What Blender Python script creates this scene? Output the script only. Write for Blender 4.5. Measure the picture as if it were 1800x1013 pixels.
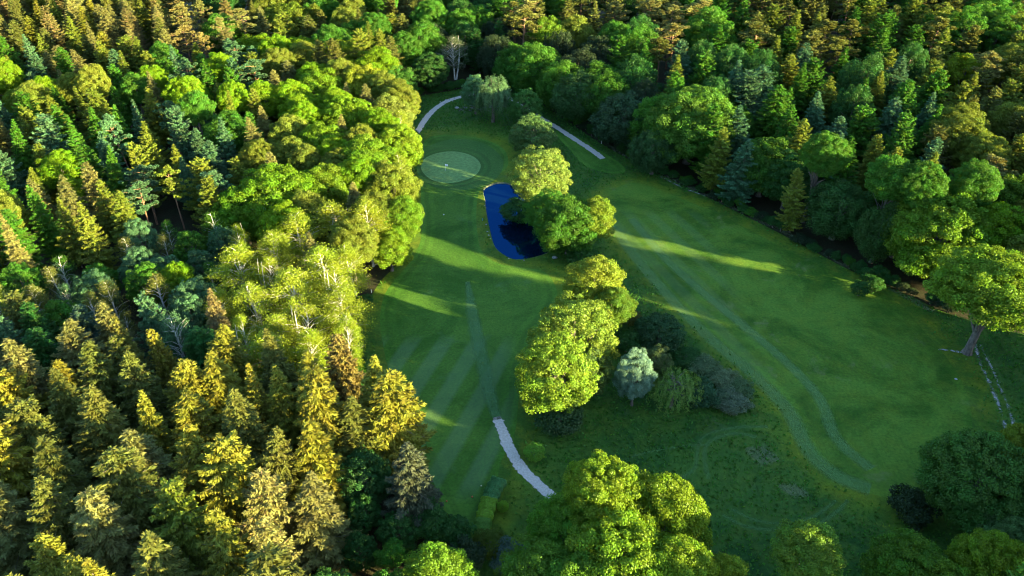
import bpy, math, random
import numpy as np
from mathutils import Vector
from mathutils.geometry import delaunay_2d_cdt
R_ = math.radians
S = bpy.context.scene
for o in list(bpy.data.objects): bpy.data.objects.remove(o)

# ------------------------------------------------------------------ camera, sky, sun, exposure
FPX, PITCH, CAMH = 1400.0, R_(35.0), 120.0
cam_d = bpy.data.cameras.new('camera'); cam = bpy.data.objects.new('camera', cam_d)
S.collection.objects.link(cam); S.camera = cam
cam.location = (0, 0, CAMH); cam.rotation_euler = (R_(90) - PITCH, 0, 0)
cam_d.sensor_width = 36; cam_d.lens = 36 * FPX / 1800; cam_d.clip_start = 1; cam_d.clip_end = 8000

SUN_EL, SUN_AZ = R_(9.8), R_(-26)          # azimuth counted from +X, negative = towards the camera
w = bpy.data.worlds.new('World'); S.world = w; w.use_nodes = True
nt = w.node_tree; nt.nodes.clear()
sky = nt.nodes.new('ShaderNodeTexSky'); sky.sky_type = 'NISHITA'; sky.sun_disc = False
sky.sun_elevation = SUN_EL; sky.sun_rotation = R_(90) - SUN_AZ
sky.air_density = 1.0; sky.dust_density = 0.6; sky.ozone_density = 3.0
bg = nt.nodes.new('ShaderNodeBackground'); bg.inputs['Strength'].default_value = 0.09
wo = nt.nodes.new('ShaderNodeOutputWorld')
nt.links.new(sky.outputs[0], bg.inputs[0]); nt.links.new(bg.outputs[0], wo.inputs[0])
sl = bpy.data.lights.new('sun', 'SUN'); sl.energy = 5.0; sl.angle = R_(0.6); sl.color = (1.0, 0.86, 0.44)
so = bpy.data.objects.new('sun', sl); S.collection.objects.link(so)
sv = Vector((math.cos(SUN_EL) * math.cos(SUN_AZ), math.cos(SUN_EL) * math.sin(SUN_AZ), math.sin(SUN_EL)))
so.rotation_euler = sv.to_track_quat('Z', 'Y').to_euler(); so.location = (150, -60, 150)
S.view_settings.view_transform = 'Standard'; S.view_settings.look = 'None'
S.view_settings.gamma = 1; S.view_settings.use_curve_mapping = False
S.view_settings.exposure = 3.35
S.cycles.filter_width = 1.1

# ------------------------------------------------------------------ pixel <-> place helpers
cp, sp = math.cos(PITCH), math.sin(PITCH)
def at(px, py, z=0.0):
    u, v = (px - 900) / FPX, (py - 506.5) / FPX
    t = (CAMH - z) / (sp + v * cp)
    return np.array([u * t, (cp - v * sp) * t, z])
def proj(p):
    x, y, z = p[0], p[1], p[2] - CAMH
    d = y * cp - z * sp; up = y * sp + z * cp
    return 900 + FPX * x / d, 506.5 - FPX * up / d, d
def depth(py, z=0.0): return (CAMH - z) / (sp + (py - 506.5) / FPX * cp)

# ------------------------------------------------------------------ object helpers
C = S.collection
def tag(o, label=None, cat=None, group=None, kind=None):
    if label: o['label'] = label
    if cat: o['category'] = cat
    if group: o['group'] = group
    if kind: o['kind'] = kind
    return o
def link(name, me, parent=None, mat=None):
    o = bpy.data.objects.new(name, me); C.objects.link(o)
    if parent is not None: o.parent = parent
    if mat is not None and me is not None and not me.materials: me.materials.append(mat)
    return o
def mesh_np(name, V, F, smooth=False, face_attr=None, vert_attr=None):
    V = np.asarray(V, np.float32); F = np.asarray(F, np.int32)
    n = F.shape[1]; me = bpy.data.meshes.new(name)
    me.vertices.add(len(V)); me.vertices.foreach_set('co', V.ravel())
    me.loops.add(F.size); me.loops.foreach_set('vertex_index', F.ravel())
    me.polygons.add(len(F)); me.polygons.foreach_set('loop_start', np.arange(0, F.size, n, dtype=np.int32))
    me.polygons.foreach_set('loop_total', np.full(len(F), n, np.int32))
    if smooth: me.polygons.foreach_set('use_smooth', np.ones(len(F), bool))
    for d, dom in ((face_attr, 'FACE'), (vert_attr, 'POINT')):
        for k, a in (d or {}).items():
            at_ = me.attributes.new(k, 'FLOAT', dom); at_.data.foreach_set('value', np.asarray(a, np.float32))
    me.update(calc_edges=True)
    return me
class MB:
    def __init__(s): s.V = []; s.F = []; s.n = 0
    def add(s, V, F):
        V = np.asarray(V, float); F = np.asarray(F, int); s.V.append(V); s.F.append(F + s.n); s.n += len(V)
    def tube(s, pts, rad, k=6):
        pts = np.asarray(pts, float); m = len(pts); rad = np.asarray(rad, float)
        d = np.gradient(pts, axis=0); d /= np.linalg.norm(d, axis=1)[:, None] + 1e-9
        ref = np.where(np.abs(d[:, 2:3]) > .9, np.array([[1., 0, 0]]), np.array([[0, 0, 1.]]))
        a = np.cross(d, ref); a /= np.linalg.norm(a, axis=1)[:, None] + 1e-9
        b = np.cross(d, a); th = np.arange(k) * 2 * np.pi / k
        V = (pts[:, None] + rad[:, None, None] * (np.cos(th)[None, :, None] * a[:, None] + np.sin(th)[None, :, None] * b[:, None])).reshape(-1, 3)
        F = [(i * k + j, i * k + (j + 1) % k, (i + 1) * k + (j + 1) % k, (i + 1) * k + j) for i in range(m - 1) for j in range(k)]
        s.add(V, F)
    def mesh(s, name, smooth=True): return mesh_np(name, np.concatenate(s.V), np.concatenate(s.F), smooth)

# ------------------------------------------------------------------ materials
def newmat(name):
    m = bpy.data.materials.new(name); m.use_nodes = True; m.node_tree.nodes.clear()
    return m, m.node_tree
def nd(t, kind, **kw):
    n = t.nodes.new(kind)
    for k, v in kw.items():
        if k.startswith('i_'): n.inputs[k[2:].replace('_', ' ')].default_value = v
        else: setattr(n, k, v)
    return n
def ramp(t, src, stops, interp='LINEAR'):
    r = t.nodes.new('ShaderNodeValToRGB'); r.color_ramp.interpolation = interp
    e = r.color_ramp.elements
    while len(e) < len(stops): e.new(0.5)
    for el, (p, c) in zip(e, stops):
        el.position = p; el.color = tuple(c) + (1,) if hasattr(c, '__len__') else (c, c, c, 1)
    t.links.new(src, r.inputs[0]); return r.outputs[0]
def mixc(t, f, a, b, mode='MIX'):
    m = t.nodes.new('ShaderNodeMix'); m.data_type = 'RGBA'; m.blend_type = mode
    for s, v in ((0, f), (6, a), (7, b)):
        if hasattr(v, 'is_linked') or hasattr(v, 'links'): t.links.new(v, m.inputs[s])
        elif hasattr(v, '__len__'): m.inputs[s].default_value = tuple(v) + (1,)
        else: m.inputs[s].default_value = v
    return m.outputs[2]
def mth(t, op, a, b=None, clamp=False):
    m = t.nodes.new('ShaderNodeMath'); m.operation = op; m.use_clamp = clamp
    for s, v in ((0, a), (1, b)):
        if v is None: continue
        if hasattr(v, 'links'): t.links.new(v, m.inputs[s])
        else: m.inputs[s].default_value = v
    return m.outputs[0]
def coords(t, scale=(1, 1, 1), rot=0):
    g = t.nodes.new('ShaderNodeTexCoord'); m = t.nodes.new('ShaderNodeMapping')
    m.inputs['Scale'].default_value = scale; m.inputs['Rotation'].default_value = (0, 0, rot)
    t.links.new(g.outputs['Object'], m.inputs[0]); return m.outputs[0]
def noise(t, vec, scale, detail=4, rough=.55, dist=0):
    n = t.nodes.new('ShaderNodeTexNoise'); n.inputs['Scale'].default_value = scale
    n.inputs['Detail'].default_value = detail; n.inputs['Roughness'].default_value = rough
    n.inputs['Distortion'].default_value = dist
    if vec is not None: t.links.new(vec, n.inputs['Vector'])
    return n.outputs['Fac']
def attr(t, name):
    a = t.nodes.new('ShaderNodeAttribute'); a.attribute_name = name; return a.outputs['Fac']

def leaf_mat(name, transl=.35, var=.35, hue=.06, gloss=.05):
    """foliage: the tree's own colour (object colour) varied leaf by leaf and bough by bough"""
    m, t = newmat(name); oi = nd(t, 'ShaderNodeObjectInfo')
    r = attr(t, 'rnd'); c = attr(t, 'clump')
    h = mth(t, 'ADD', .5 - hue / 2, mth(t, 'MULTIPLY', c, hue))
    v = mth(t, 'ADD', mth(t, 'ADD', 1 - var, mth(t, 'MULTIPLY', r, var * 1.2)), mth(t, 'MULTIPLY', c, var * .8))
    hs = nd(t, 'ShaderNodeHueSaturation')
    t.links.new(h, hs.inputs['Hue']); t.links.new(v, hs.inputs['Value']); t.links.new(oi.outputs['Color'], hs.inputs['Color'])
    d = nd(t, 'ShaderNodeBsdfDiffuse'); tr = nd(t, 'ShaderNodeBsdfTranslucent'); gl = nd(t, 'ShaderNodeBsdfGlossy')
    gl.inputs['Roughness'].default_value = .45; gl.inputs['Color'].default_value = (.6, .6, .6, 1)
    t.links.new(hs.outputs[0], d.inputs[0])
    t.links.new(mixc(t, 1.0, hs.outputs[0], (1.25, 1.15, .55), 'MULTIPLY'), tr.inputs[0])
    a = nd(t, 'ShaderNodeMixShader'); a.inputs[0].default_value = transl
    t.links.new(d.outputs[0], a.inputs[1]); t.links.new(tr.outputs[0], a.inputs[2])
    b = nd(t, 'ShaderNodeMixShader'); b.inputs[0].default_value = gloss
    t.links.new(a.outputs[0], b.inputs[1]); t.links.new(gl.outputs[0], b.inputs[2])
    o = nd(t, 'ShaderNodeOutputMaterial'); t.links.new(b.outputs[0], o.inputs[0]); return m
def bark_mat(name, c1, c2, sc=2.5):
    m, t = newmat(name); v = coords(t, (1, 1, .35)); f = noise(t, v, sc, 5, .65)
    p = nd(t, 'ShaderNodeBsdfPrincipled'); p.inputs['Roughness'].default_value = .9
    t.links.new(ramp(t, f, [(.35, c1), (.65, c2)]), p.inputs['Base Color'])
    b = nd(t, 'ShaderNodeBump'); b.inputs['Distance'].default_value = .05; b.inputs['Strength'].default_value = .6
    t.links.new(f, b.inputs['Height']); t.links.new(b.outputs[0], p.inputs['Normal'])
    o = nd(t, 'ShaderNodeOutputMaterial'); t.links.new(p.outputs[0], o.inputs[0]); return m
def plain(name, c, rough=.6, sc=6, var=.2):
    m, t = newmat(name); f = noise(t, coords(t), sc, 4)
    p = nd(t, 'ShaderNodeBsdfPrincipled'); p.inputs['Roughness'].default_value = rough
    lo = tuple(x * (1 - var) for x in c); hi = tuple(min(1, x * (1 + var)) for x in c)
    t.links.new(ramp(t, f, [(.3, lo), (.7, hi)]), p.inputs['Base Color'])
    o = nd(t, 'ShaderNodeOutputMaterial'); t.links.new(p.outputs[0], o.inputs[0]); return m
M_LEAF = leaf_mat('broad_leaves', .38, .38, .03, .012)
M_NEED = leaf_mat('conifer_needles', .22, .38, .03, .012)
M_FINE = leaf_mat('fine_leaves', .42, .35, .03, .012)
M_BARK = bark_mat('grey_brown_bark', (.05, .038, .028), (.15, .12, .09))
M_PINEB = bark_mat('orange_pine_bark', (.10, .05, .025), (.26, .14, .07))
M_BIRCH = bark_mat('white_birch_bark', (.32, .29, .24), (.62, .58, .5), 4)

# ------------------------------------------------------------------ tree meshes
def unit(n, rng):
    v = rng.normal(size=(n, 3)); return v / np.linalg.norm(v, axis=1)[:, None]
def nrm(a): return a / (np.linalg.norm(a, axis=-1, keepdims=True) + 1e-9)
def leaves(P, N, half, rng, aspect=.62, clump=None, axis=None):
    """diamond leaves at P facing N; axis = long direction"""
    n = len(P); half = half * rng.uniform(.65, 1.35, n)[:, None]
    t = unit(n, rng) if axis is None else axis
    t = nrm(t - (t * N).sum(1)[:, None] * N); b = np.cross(N, t)
    V = np.stack([P + t * half, P + b * half * aspect, P - t * half, P - b * half * aspect], 1).reshape(-1, 3)
    F = np.arange(4 * n).reshape(-1, 4)
    return V, F, rng.uniform(0, 1, n), (np.zeros(n) + .5 if clump is None else clump)
def join(parts):
    V = []; F = []; r = []; c = []; k = 0
    for v, f, a, b in parts: V.append(v); F.append(f + k); r.append(a); c.append(b); k += len(v)
    return np.concatenate(V), np.concatenate(F), np.concatenate(r), np.concatenate(c)
def crown_mesh(name, parts):
    V, F, r, c = join(parts); return mesh_np(name, V, F, False, {'rnd': r, 'clump': c})
def fib(n, rng, zmin=-.45):
    i = np.arange(n) + .5; z = 1 - (1 - zmin) * i / n; th = i * 2.399963 + rng.uniform(0, 6)
    s = np.sqrt(1 - z * z); v = np.stack([s * np.cos(th), s * np.sin(th), z], 1) + rng.normal(0, .07, (n, 3))
    return nrm(v)
def lobes(d, rng, k=9, amp=.2):
    """bumpy radius factor over directions"""
    c = fib(k, rng, -.3); dd = d @ c.T
    return 1 - amp + amp * 1.35 * np.clip((dd.max(1) - .72) / .28, 0, 1) ** .7
def broad(seed, R=5., H=18., zr=.78, nc=150, rc=.95, per=85, half=.17, low=-.5, lam=.2, base=None, droop=0, mat=None, bark=None, limbs=9, k=9):
    rng = np.random.default_rng(seed); Rz = R * zr; cz = H - Rz
    d = fib(nc, rng, low); f = lobes(d, rng, k, lam) * rng.uniform(.82, 1.06, nc)
    rad = np.array([R, R, Rz])
    cc = d * rad * f[:, None] * .9; cc[:, 2] += cz
    n2 = nc // 3                                        # inner boughs fill the gaps
    d2 = fib(n2, rng, low); c2 = d2 * rad * (lobes(d2, rng, k, lam) * rng.uniform(.5, .72, n2))[:, None]; c2[:, 2] += cz
    cc = np.concatenate([cc, c2]); dd = np.concatenate([d, d2]); n = len(cc)
    rr = rc * rng.uniform(.55, 1.45, n); half = half * .78
    idx = np.repeat(np.arange(n), (per * 1.5 * (rr / rc) ** 2).astype(int)); m = len(idx)
    u = nrm(unit(m, rng) + .55 * dd[idx] + np.array([0, 0, .35]))
    P = cc[idx] + u * (rr[idx] * rng.uniform(.55, 1.05, m))[:, None] * np.array([1, 1, .75])
    if droop: P[:, 2] -= droop * rng.uniform(0, 1, m) ** 2
    N = nrm(u * .7 + unit(m, rng) * .75 + np.array([0, 0, .2]))
    cl = rng.uniform(0, 1, n)[idx]
    cm = crown_mesh('crown_mesh', [leaves(P, N, half, rng, clump=cl)])
    tb = MB(); tr = R * .075
    tb.tube([(0, 0, -.3), (0, 0, 1), (.1 * R * .2, 0, H * .3), (.12, .1, H * .55), (0, .1, H * .8)], [tr * 1.6, tr, tr * .85, tr * .55, tr * .15], 7)
    for i in range(limbs):
        e = c2[rng.integers(0, n2)] if n2 else cc[0]; z0 = H * rng.uniform(.22, .5)
        mid = np.array([e[0] * .45, e[1] * .45, (z0 + e[2]) * .5 + .3])
        tb.tube([(0, 0, z0), mid, e], [tr * .5, tr * .3, tr * .08], 5)
    return dict(crown=cm, zr=zr, trunk=tb.mesh('trunk_mesh'), R=R, H=H, mat=mat or M_LEAF, bark=bark or M_BARK, cz=cz)
def conifer(seed, R=3.6, H=24., z0=.1, power=.85, lev=.8, nb=6, droop=.25, tip=.15, tw=.34, width=.11, fan=.34, dens=1., var=.25, mat=None, bark=None):
    """whorls of boughs; every bough a flat tapering fan of twigs whose tip sticks out"""
    rng = np.random.default_rng(seed); P = []; A = []; Cl = []; tb = MB()
    bend = rng.normal(0, .25, 2)
    tb.tube([(0, 0, -.3), (0, 0, H * .3), (bend[0] * .4, bend[1] * .4, H * .7), (bend[0], bend[1], H)], [.34, .26, .13, .02], 6)
    z = H * z0
    while z < H - .12:
        t = (z - H * z0) / (H * (1 - z0)); L0 = R * ((1 - t) ** power) * min(1, .7 + 2 * t) + .15
        k = nb if t < .8 else 5; ph = rng.uniform(0, 6.28); wl = rng.uniform(.82, 1.12)
        for i in range(k):
            a = ph + i * 6.283 / k + rng.normal(0, .2); L = L0 * wl * rng.uniform(1 - var, 1 + var * .7)
            d = np.array([math.cos(a), math.sin(a), 0.]); sd = np.array([-d[1], d[0], 0.])
            zz = z + rng.normal(0, .22); ns = max(3, int(L / .2 * dens)); s = (np.arange(ns) + .5) / ns; s = s ** .85
            rise = .35 * max(0, t - .55) * 2
            zc = zz + L * (rise * s - droop * s ** 1.2 + tip * s ** 3)
            B = d[None] * (L * s)[:, None]; B[:, 2] = zc; B[:, :2] += bend * t
            if L > 1.6: tb.tube([(bend[0] * t, bend[1] * t, zz), tuple(B[ns // 2]), tuple(B[-1])], [.06, .04, .012], 3)
            cl = rng.uniform(0, 1)
            wv = L * fan * np.minimum(1, s * 4) * (1 - s) ** .8 + .16
            nq = 1 if L < .8 else 2 if L < 2 else 3
            for sg in (-1, 1):
                for q in ((np.arange(nq) + .6) / nq):
                    off = (sg * sd[None] * .85 + d[None] * .55) * (wv * q)[:, None]
                    p = B + off + rng.normal(0, .06, (ns, 3)); p[:, 2] -= .22 * wv * q + rng.uniform(0, .14, ns)
                    P.append(p); A.append(nrm(sg * sd[None] * .7 + d[None] * .8 + np.array([0, 0, -.2]) + rng.normal(0, .25, (ns, 3)))); Cl.append(np.full(ns, cl))
            P.append(B + rng.normal(0, .03, (ns, 3))); A.append(nrm(d[None] + np.array([0, 0, tip]) + rng.normal(0, .2, (ns, 3)))); Cl.append(np.full(ns, cl))
        z += lev * rng.uniform(.75, 1.25) * (1 - .5 * t)
    P = np.concatenate(P); A = np.concatenate(A); Cl = np.concatenate(Cl); n = len(P)
    N = nrm(np.array([0, 0, 1.]) + unit(n, rng) * .7)
    cm = crown_mesh('crown_mesh', [leaves(P, N, tw, rng, width / tw, Cl, A)])
    return dict(crown=cm, trunk=tb.mesh('trunk_mesh'), R=R, H=H, mat=mat or M_NEED, bark=bark or M_BARK, cz=H * .6)
def pine(seed, R=3.4, H=21., nl=15, bare=.5):
    rng = np.random.default_rng(seed); tb = MB(); parts = []; lean = rng.normal(0, .4, 2)
    top = np.array([lean[0], lean[1], H * .96])
    tb.tube([(0, 0, -.3), (0, 0, H * .35), (lean[0] * .5, lean[1] * .5, H * .7), top], [.28, .22, .15, .04], 6)
    cs = []
    for i in range(nl):
        q = (i + .5) / nl; z = H * (bare + (.95 - bare) * q); a = i * 2.4 + rng.normal(0, .5); L = R * math.sin(math.pi * min(.92, .22 + .74 * q)) ** .6 * rng.uniform(.6, 1.1)
        if q > .8: L *= .6
        e = np.array([math.cos(a) * L + lean[0] * .8, math.sin(a) * L + lean[1] * .8, z + L * .3])
        tb.tube([(lean[0] * .5, lean[1] * .5, z), (e * [.5, .5, 1] - [0, 0, .2]), e], [.08, .06, .03], 4)
        for j in range(4): cs.append((e + rng.normal(0, .6, 3) * [1, 1, .35] - np.array([math.cos(a), math.sin(a), 0]) * j * L * .2, rng.uniform(.5, .95)))
    cs.append((top, .8)); cs.append((top - [0, 0, .7], 1.0))
    for c, r in cs:
        n = int(190 * r * r) + 40; u = nrm(unit(n, rng) + np.array([0, 0, .45])); P = c + u * (r * rng.uniform(.45, 1, n))[:, None] * [1, 1, .55]
        N = nrm(np.cross(u, unit(n, rng))); parts.append(leaves(P, N, .2, rng, .4, np.full(n, rng.uniform(0, 1)), u))
    return dict(crown=crown_mesh('crown_mesh', parts), trunk=tb.mesh('trunk_mesh'), R=R, H=H, mat=M_NEED, bark=M_PINEB, cz=H * .75)
def birch(seed, R=3.6, H=19., nst=95, half=.13, weep=1.6, bark=None, low=.25, stems=1, mat=None, per=75):
    rng = np.random.default_rng(seed); tb = MB(); P = []; Cl = []; top = H * .97
    for sidx in range(stems):
        lx, ly = rng.normal(0, .8, 2) * (stems > 1); 
        tb.tube([(lx * .3, ly * .3, -.3), (lx, ly, H * .35), (lx * 1.4 + .2, ly * 1.4, H * .7), (lx * 1.2, ly * 1.2, top)], [.2, .16, .1, .02], 6)
    for i in range(nst):
        q = rng.uniform(0, 1) ** .85; z = H * (low + (1 - low) * q); env = R * math.sin(math.pi * min(.97, .18 + .8 * q)) ** .75 + .15
        a = i * 2.4 + rng.normal(0, .3); L = env * rng.uniform(.55, 1.08)
        zs = max(H * .15, z - L * rng.uniform(.7, 1.3)); e = np.array([math.cos(a) * L, math.sin(a) * L, z])
        mid = np.array([e[0] * .4, e[1] * .4, zs + (z - zs) * .65])
        if i % 2 == 0: tb.tube([(0, 0, zs), mid, e], [.06, .04, .012], 4)
        n = per; s = rng.uniform(.35, 1.05, n)[:, None]; base = mid + (e - mid) * s
        p = base + rng.normal(0, .38, (n, 3)); p[:, 2] -= rng.uniform(0, 1, n) ** 1.5 * weep * s[:, 0]
        P.append(p); Cl.append(np.full(n, rng.uniform(0, 1)))
    P = np.concatenate(P); n = len(P); N = unit(n, rng)
    ax = nrm(np.array([0, 0, -1.]) + unit(n, rng) * .6)
    cm = crown_mesh('crown_mesh', [leaves(P, N, half, rng, .55, np.concatenate(Cl), ax)])
    return dict(crown=cm, trunk=tb.mesh('trunk_mesh'), R=R, H=H, mat=mat or M_FINE, bark=bark or M_BIRCH, cz=H * .6)
def willow(seed, R=5., H=14., nst=240, half=.17, fall=.55):
    rng = np.random.default_rng(seed); tb = MB(); P = []; Cl = []
    tb.tube([(0, 0, -.3), (.1, 0, H * .3), (0, .2, H * .6)], [.4, .3, .12], 7)
    d = fib(nst, rng, .02)
    for i in range(nst):
        s = d[i] * [R, R, H * .42] * rng.uniform(.55, 1.0) + [0, 0, H * .55]
        if i % 9 == 0: tb.tube([(0, 0, H * .35), s * [.4, .4, 1] , s], [.12, .08, .02], 4)
        L = rng.uniform(.5, 1.1) * H * fall * (1 - .45 * d[i][2]); n = int(L * 24); q = rng.uniform(0, 1, n)
        out = 1 + .12 * np.sin(q * 2.5); p = np.stack([s[0] * out, s[1] * out, s[2] - q * L + .25 * np.sin(q * 3)], 1) + rng.normal(0, .16, (n, 3))
        P.append(p[p[:, 2] > .3]); Cl.append(np.full((p[:, 2] > .3).sum(), rng.uniform(0, 1)))
    P = np.concatenate(P); n = len(P); out = nrm(P - [0, 0, H * .5]); N = nrm(out + unit(n, rng) * .7)
    ax = nrm(np.array([0, 0, -1.]) + unit(n, rng) * .45)
    return dict(crown=crown_mesh('crown_mesh', [leaves(P, N, half, rng, .4, np.concatenate(Cl), ax)]), trunk=tb.mesh('trunk_mesh'), R=R, H=H, mat=M_FINE, bark=M_BARK, cz=H * .5)

PR = {
 'spruce_tree': [conifer(s, R=r, H=h, power=p, droop=dr, tip=tp) for s, r, h, p, dr, tp in ((1, 4.8, 25, .75, .26, .2), (2, 5.2, 24, .65, .34, .26), (3, 4.4, 26, .85, .2, .15), (4, 5.6, 24, .6, .3, .25), (5, 4.6, 22, .45, .38, .2), (6, 5.0, 26, 1.0, .15, .2))],
 'fir_tree': [conifer(s, R=r, H=h, power=p, droop=.04, tip=.16, lev=1.05, nb=6, fan=.3, var=.4, tw=.36, width=.13) for s, r, h, p in ((11, 5.4, 22, .62), (12, 4.9, 23, .75), (13, 5.8, 21, .5), (14, 5.2, 24, .9), (15, 5.6, 20, .4))],
 'larch_tree': [conifer(s, R=r, H=h, power=.6, droop=.12, tip=.25, lev=1.0, nb=6, fan=.26, var=.35, tw=.28, width=.09, bark=M_PINEB) for s, r, h in ((21, 4.8, 22), (22, 4.4, 20))],
 'pine_tree': [pine(31, 4.2, 21, 17), pine(32, 3.7, 22, 15, .55), pine(33, 4.8, 20, 21, .42)],
 'oak_tree': [broad(41, R=8, H=20, zr=.95, nc=400, rc=1.1, per=95, half=.2, lam=.34, k=16, limbs=14, low=-.8),
              broad(42, R=6.5, H=18, zr=1.05, nc=290, rc=1.05, per=90, half=.19, lam=.32, k=12, low=-.85),
              broad(43, R=5, H=16, zr=1.25, nc=200, rc=.95, per=85, half=.17, lam=.3, low=-.85),
              broad(44, R=8, H=21, zr=.7, nc=330, rc=1.1, per=95, half=.2, lam=.36, k=15, limbs=14, low=-.5)],
 'beech_tree': [broad(51, R=5.2, H=20, zr=1.3, nc=230, rc=.8, per=80, half=.17, lam=.22, low=-.85),
                broad(52, R=4.6, H=19, zr=1.5, nc=210, rc=.75, per=80, half=.16, lam=.25, low=-.85)],
 'hornbeam_tree': [broad(61, R=5.4, H=17, zr=1.35, nc=240, rc=.8, per=75, half=.17, lam=.28, low=-.9, droop=1.4),
                   broad(62, R=4.8, H=18, zr=1.5, nc=220, rc=.75, per=75, half=.16, lam=.3, low=-.9, droop=1.8)],
 'alder_tree': [broad(71, R=4.2, H=14, zr=1.2, nc=210, rc=.6, per=70, half=.13, lam=.2, low=-.8), broad(72, R=3.4, H=13, zr=1.3, nc=160, rc=.55, per=70, half=.13, lam=.3, low=-.8)],
 'birch_tree': [birch(81, nst=120, per=95), birch(82, 3.1, 20, 105, per=95), birch(83, 4.2, 18, 140, low=.2, per=95), birch(84, 3.6, 21, 85, low=.35, stems=2)],
 'thin_birch_tree': [birch(85, 3.0, 17, 60, half=.12, per=45, low=.3), birch(86, 2.8, 15, 70, half=.12, per=60, low=.15)],
 'willow_tree': [willow(91), willow(92, 3.6, 15, 200, fall=.4), willow(93, 4.5, 9, 260, half=.14, fall=.28)],
 'shrub': [broad(101, R=2.2, H=3.2, zr=.8, nc=60, rc=.55, per=60, half=.12, lam=.25, low=-.55, limbs=4, k=6), broad(102, R=1.7, H=2.4, zr=.8, nc=40, rc=.5, per=60, half=.12, lam=.3, low=-.55, limbs=3, k=5)],
 'ball_bush': [broad(103, R=2.0, H=3.2, zr=.85, nc=170, rc=.3, per=45, half=.08, lam=.03, low=-.85, limbs=3)],
}
for L in PR.values():
    for p in L: p['crown'].materials.append(p['mat']); p['trunk'].materials.append(p['bark'])
PR['bush'] = PR['shrub']
TREES = []
rg = random.Random(7)
def place(kind, x, y, H, R=None, tint=(.08, .12, .02), tone='', var=None, label=None, group=None, cat=None, hero=False, rot=None):
    p = PR[kind][var if var is not None else rg.randrange(3 if kind == 'oak_tree' else 2 if kind == 'willow_tree' else len(PR[kind]))]
    nm = {'thin_birch_tree': 'birch_tree', 'ball_bush': 'bush'}.get(kind, kind)
    r = bpy.data.objects.new(nm, None); C.objects.link(r)
    sz = H / p['H']; sx = (R / p['R']) if R else sz
    r.location = (x, y, 0); r.rotation_euler = (0, 0, rot if rot is not None else rg.uniform(0, 6.283)); r.scale = (sx * rg.uniform(.92, 1.09), sx * rg.uniform(.92, 1.09), sz)
    if kind not in ('shrub', 'ball_bush', 'bush'): r.rotation_euler[0] = rg.gauss(0, .04); r.rotation_euler[1] = rg.gauss(0, .04)
    r.empty_display_size = 1
    j = [rg.uniform(.94, 1.06), rg.uniform(.85, 1.15)]
    col = (tint[0] * j[0] * j[1], tint[1] * j[1], tint[2] * j[1], 1)
    for nme, me in (('trunk', p['trunk']), ('crown', p['crown'])):
        o = bpy.data.objects.new(nme, me); C.objects.link(o); o.parent = r; o.color = col
        if nme == 'crown' and 'zr' in p and not (kind == 'oak_tree' and p is PR[kind][-1]):
            want = {'oak_tree': 1.12, 'beech_tree': 1.4, 'hornbeam_tree': 1.45, 'alder_tree': 1.3}.get(kind, .9) * p['R'] * sx
            kz = min(max(want, H * .48 if kind == 'alder_tree' or (hero and kind == 'beech_tree') else 0), H * .50) / sz / (p['zr'] * p['R']); o.scale = (1, 1, kz); o.location = (0, 0, p['H'] * (1 - kz))
    TREES.append(dict(o=r, kind=nm, x=x, y=y, H=H, R=sx * p['R'], tone=tone, label=label, group=group, cat=cat or ('shrub' if nm in ('shrub', 'bush') else 'tree'), hero=hero))
    return r

# ------------------------------------------------------------------ outlines of the ground (from the camera's pixels to the place)
def W(pts, z=0.0): return np.array([at(a, b, z)[:2] for a, b in pts])
def smooth_closed(P, k=8):
    n = len(P); out = []
    for i in range(n):
        p0, p1, p2, p3 = P[i - 1], P[i], P[(i + 1) % n], P[(i + 2) % n]
        for j in range(k):
            t = j / k; out.append(.5 * ((2 * p1) + (-p0 + p2) * t + (2 * p0 - 5 * p1 + 4 * p2 - p3) * t * t + (-p0 + 3 * p1 - 3 * p2 + p3) * t ** 3))
    return np.array(out)
def smooth_open(P, k=10):
    P = np.asarray(P, float); Q = np.concatenate([[2 * P[0] - P[1]], P, [2 * P[-1] - P[-2]]]); out = []
    for i in range(1, len(Q) - 2):
        p0, p1, p2, p3 = Q[i - 1:i + 3]
        for j in range(k):
            t = j / k; out.append(.5 * ((2 * p1) + (-p0 + p2) * t + (2 * p0 - 5 * p1 + 4 * p2 - p3) * t * t + (-p0 + 3 * p1 - 3 * p2 + p3) * t ** 3))
    out.append(P[-1]); return np.array(out)
def inside(P, poly):
    x, y = P[:, 0], P[:, 1]; r = np.zeros(len(P), bool); q = np.roll(poly, -1, 0)
    for (x1, y1), (x2, y2) in zip(poly, q):
        if y1 == y2: continue
        c = ((y1 > y) != (y2 > y)) & (x < (x2 - x1) * (y - y1) / (y2 - y1) + x1); r ^= c
    return r
def dist(P, line, closed=True):
    a = line; b = np.roll(line, -1, 0)
    if not closed: a, b = line[:-1], line[1:]
    best = np.full(len(P), 1e9)
    for p, q in zip(a, b):
        d = q - p; L = d @ d + 1e-12; t = np.clip(((P - p) @ d) / L, 0, 1); best = np.minimum(best, np.hypot(*(P - p - t[:, None] * d).T))
    return best
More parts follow.
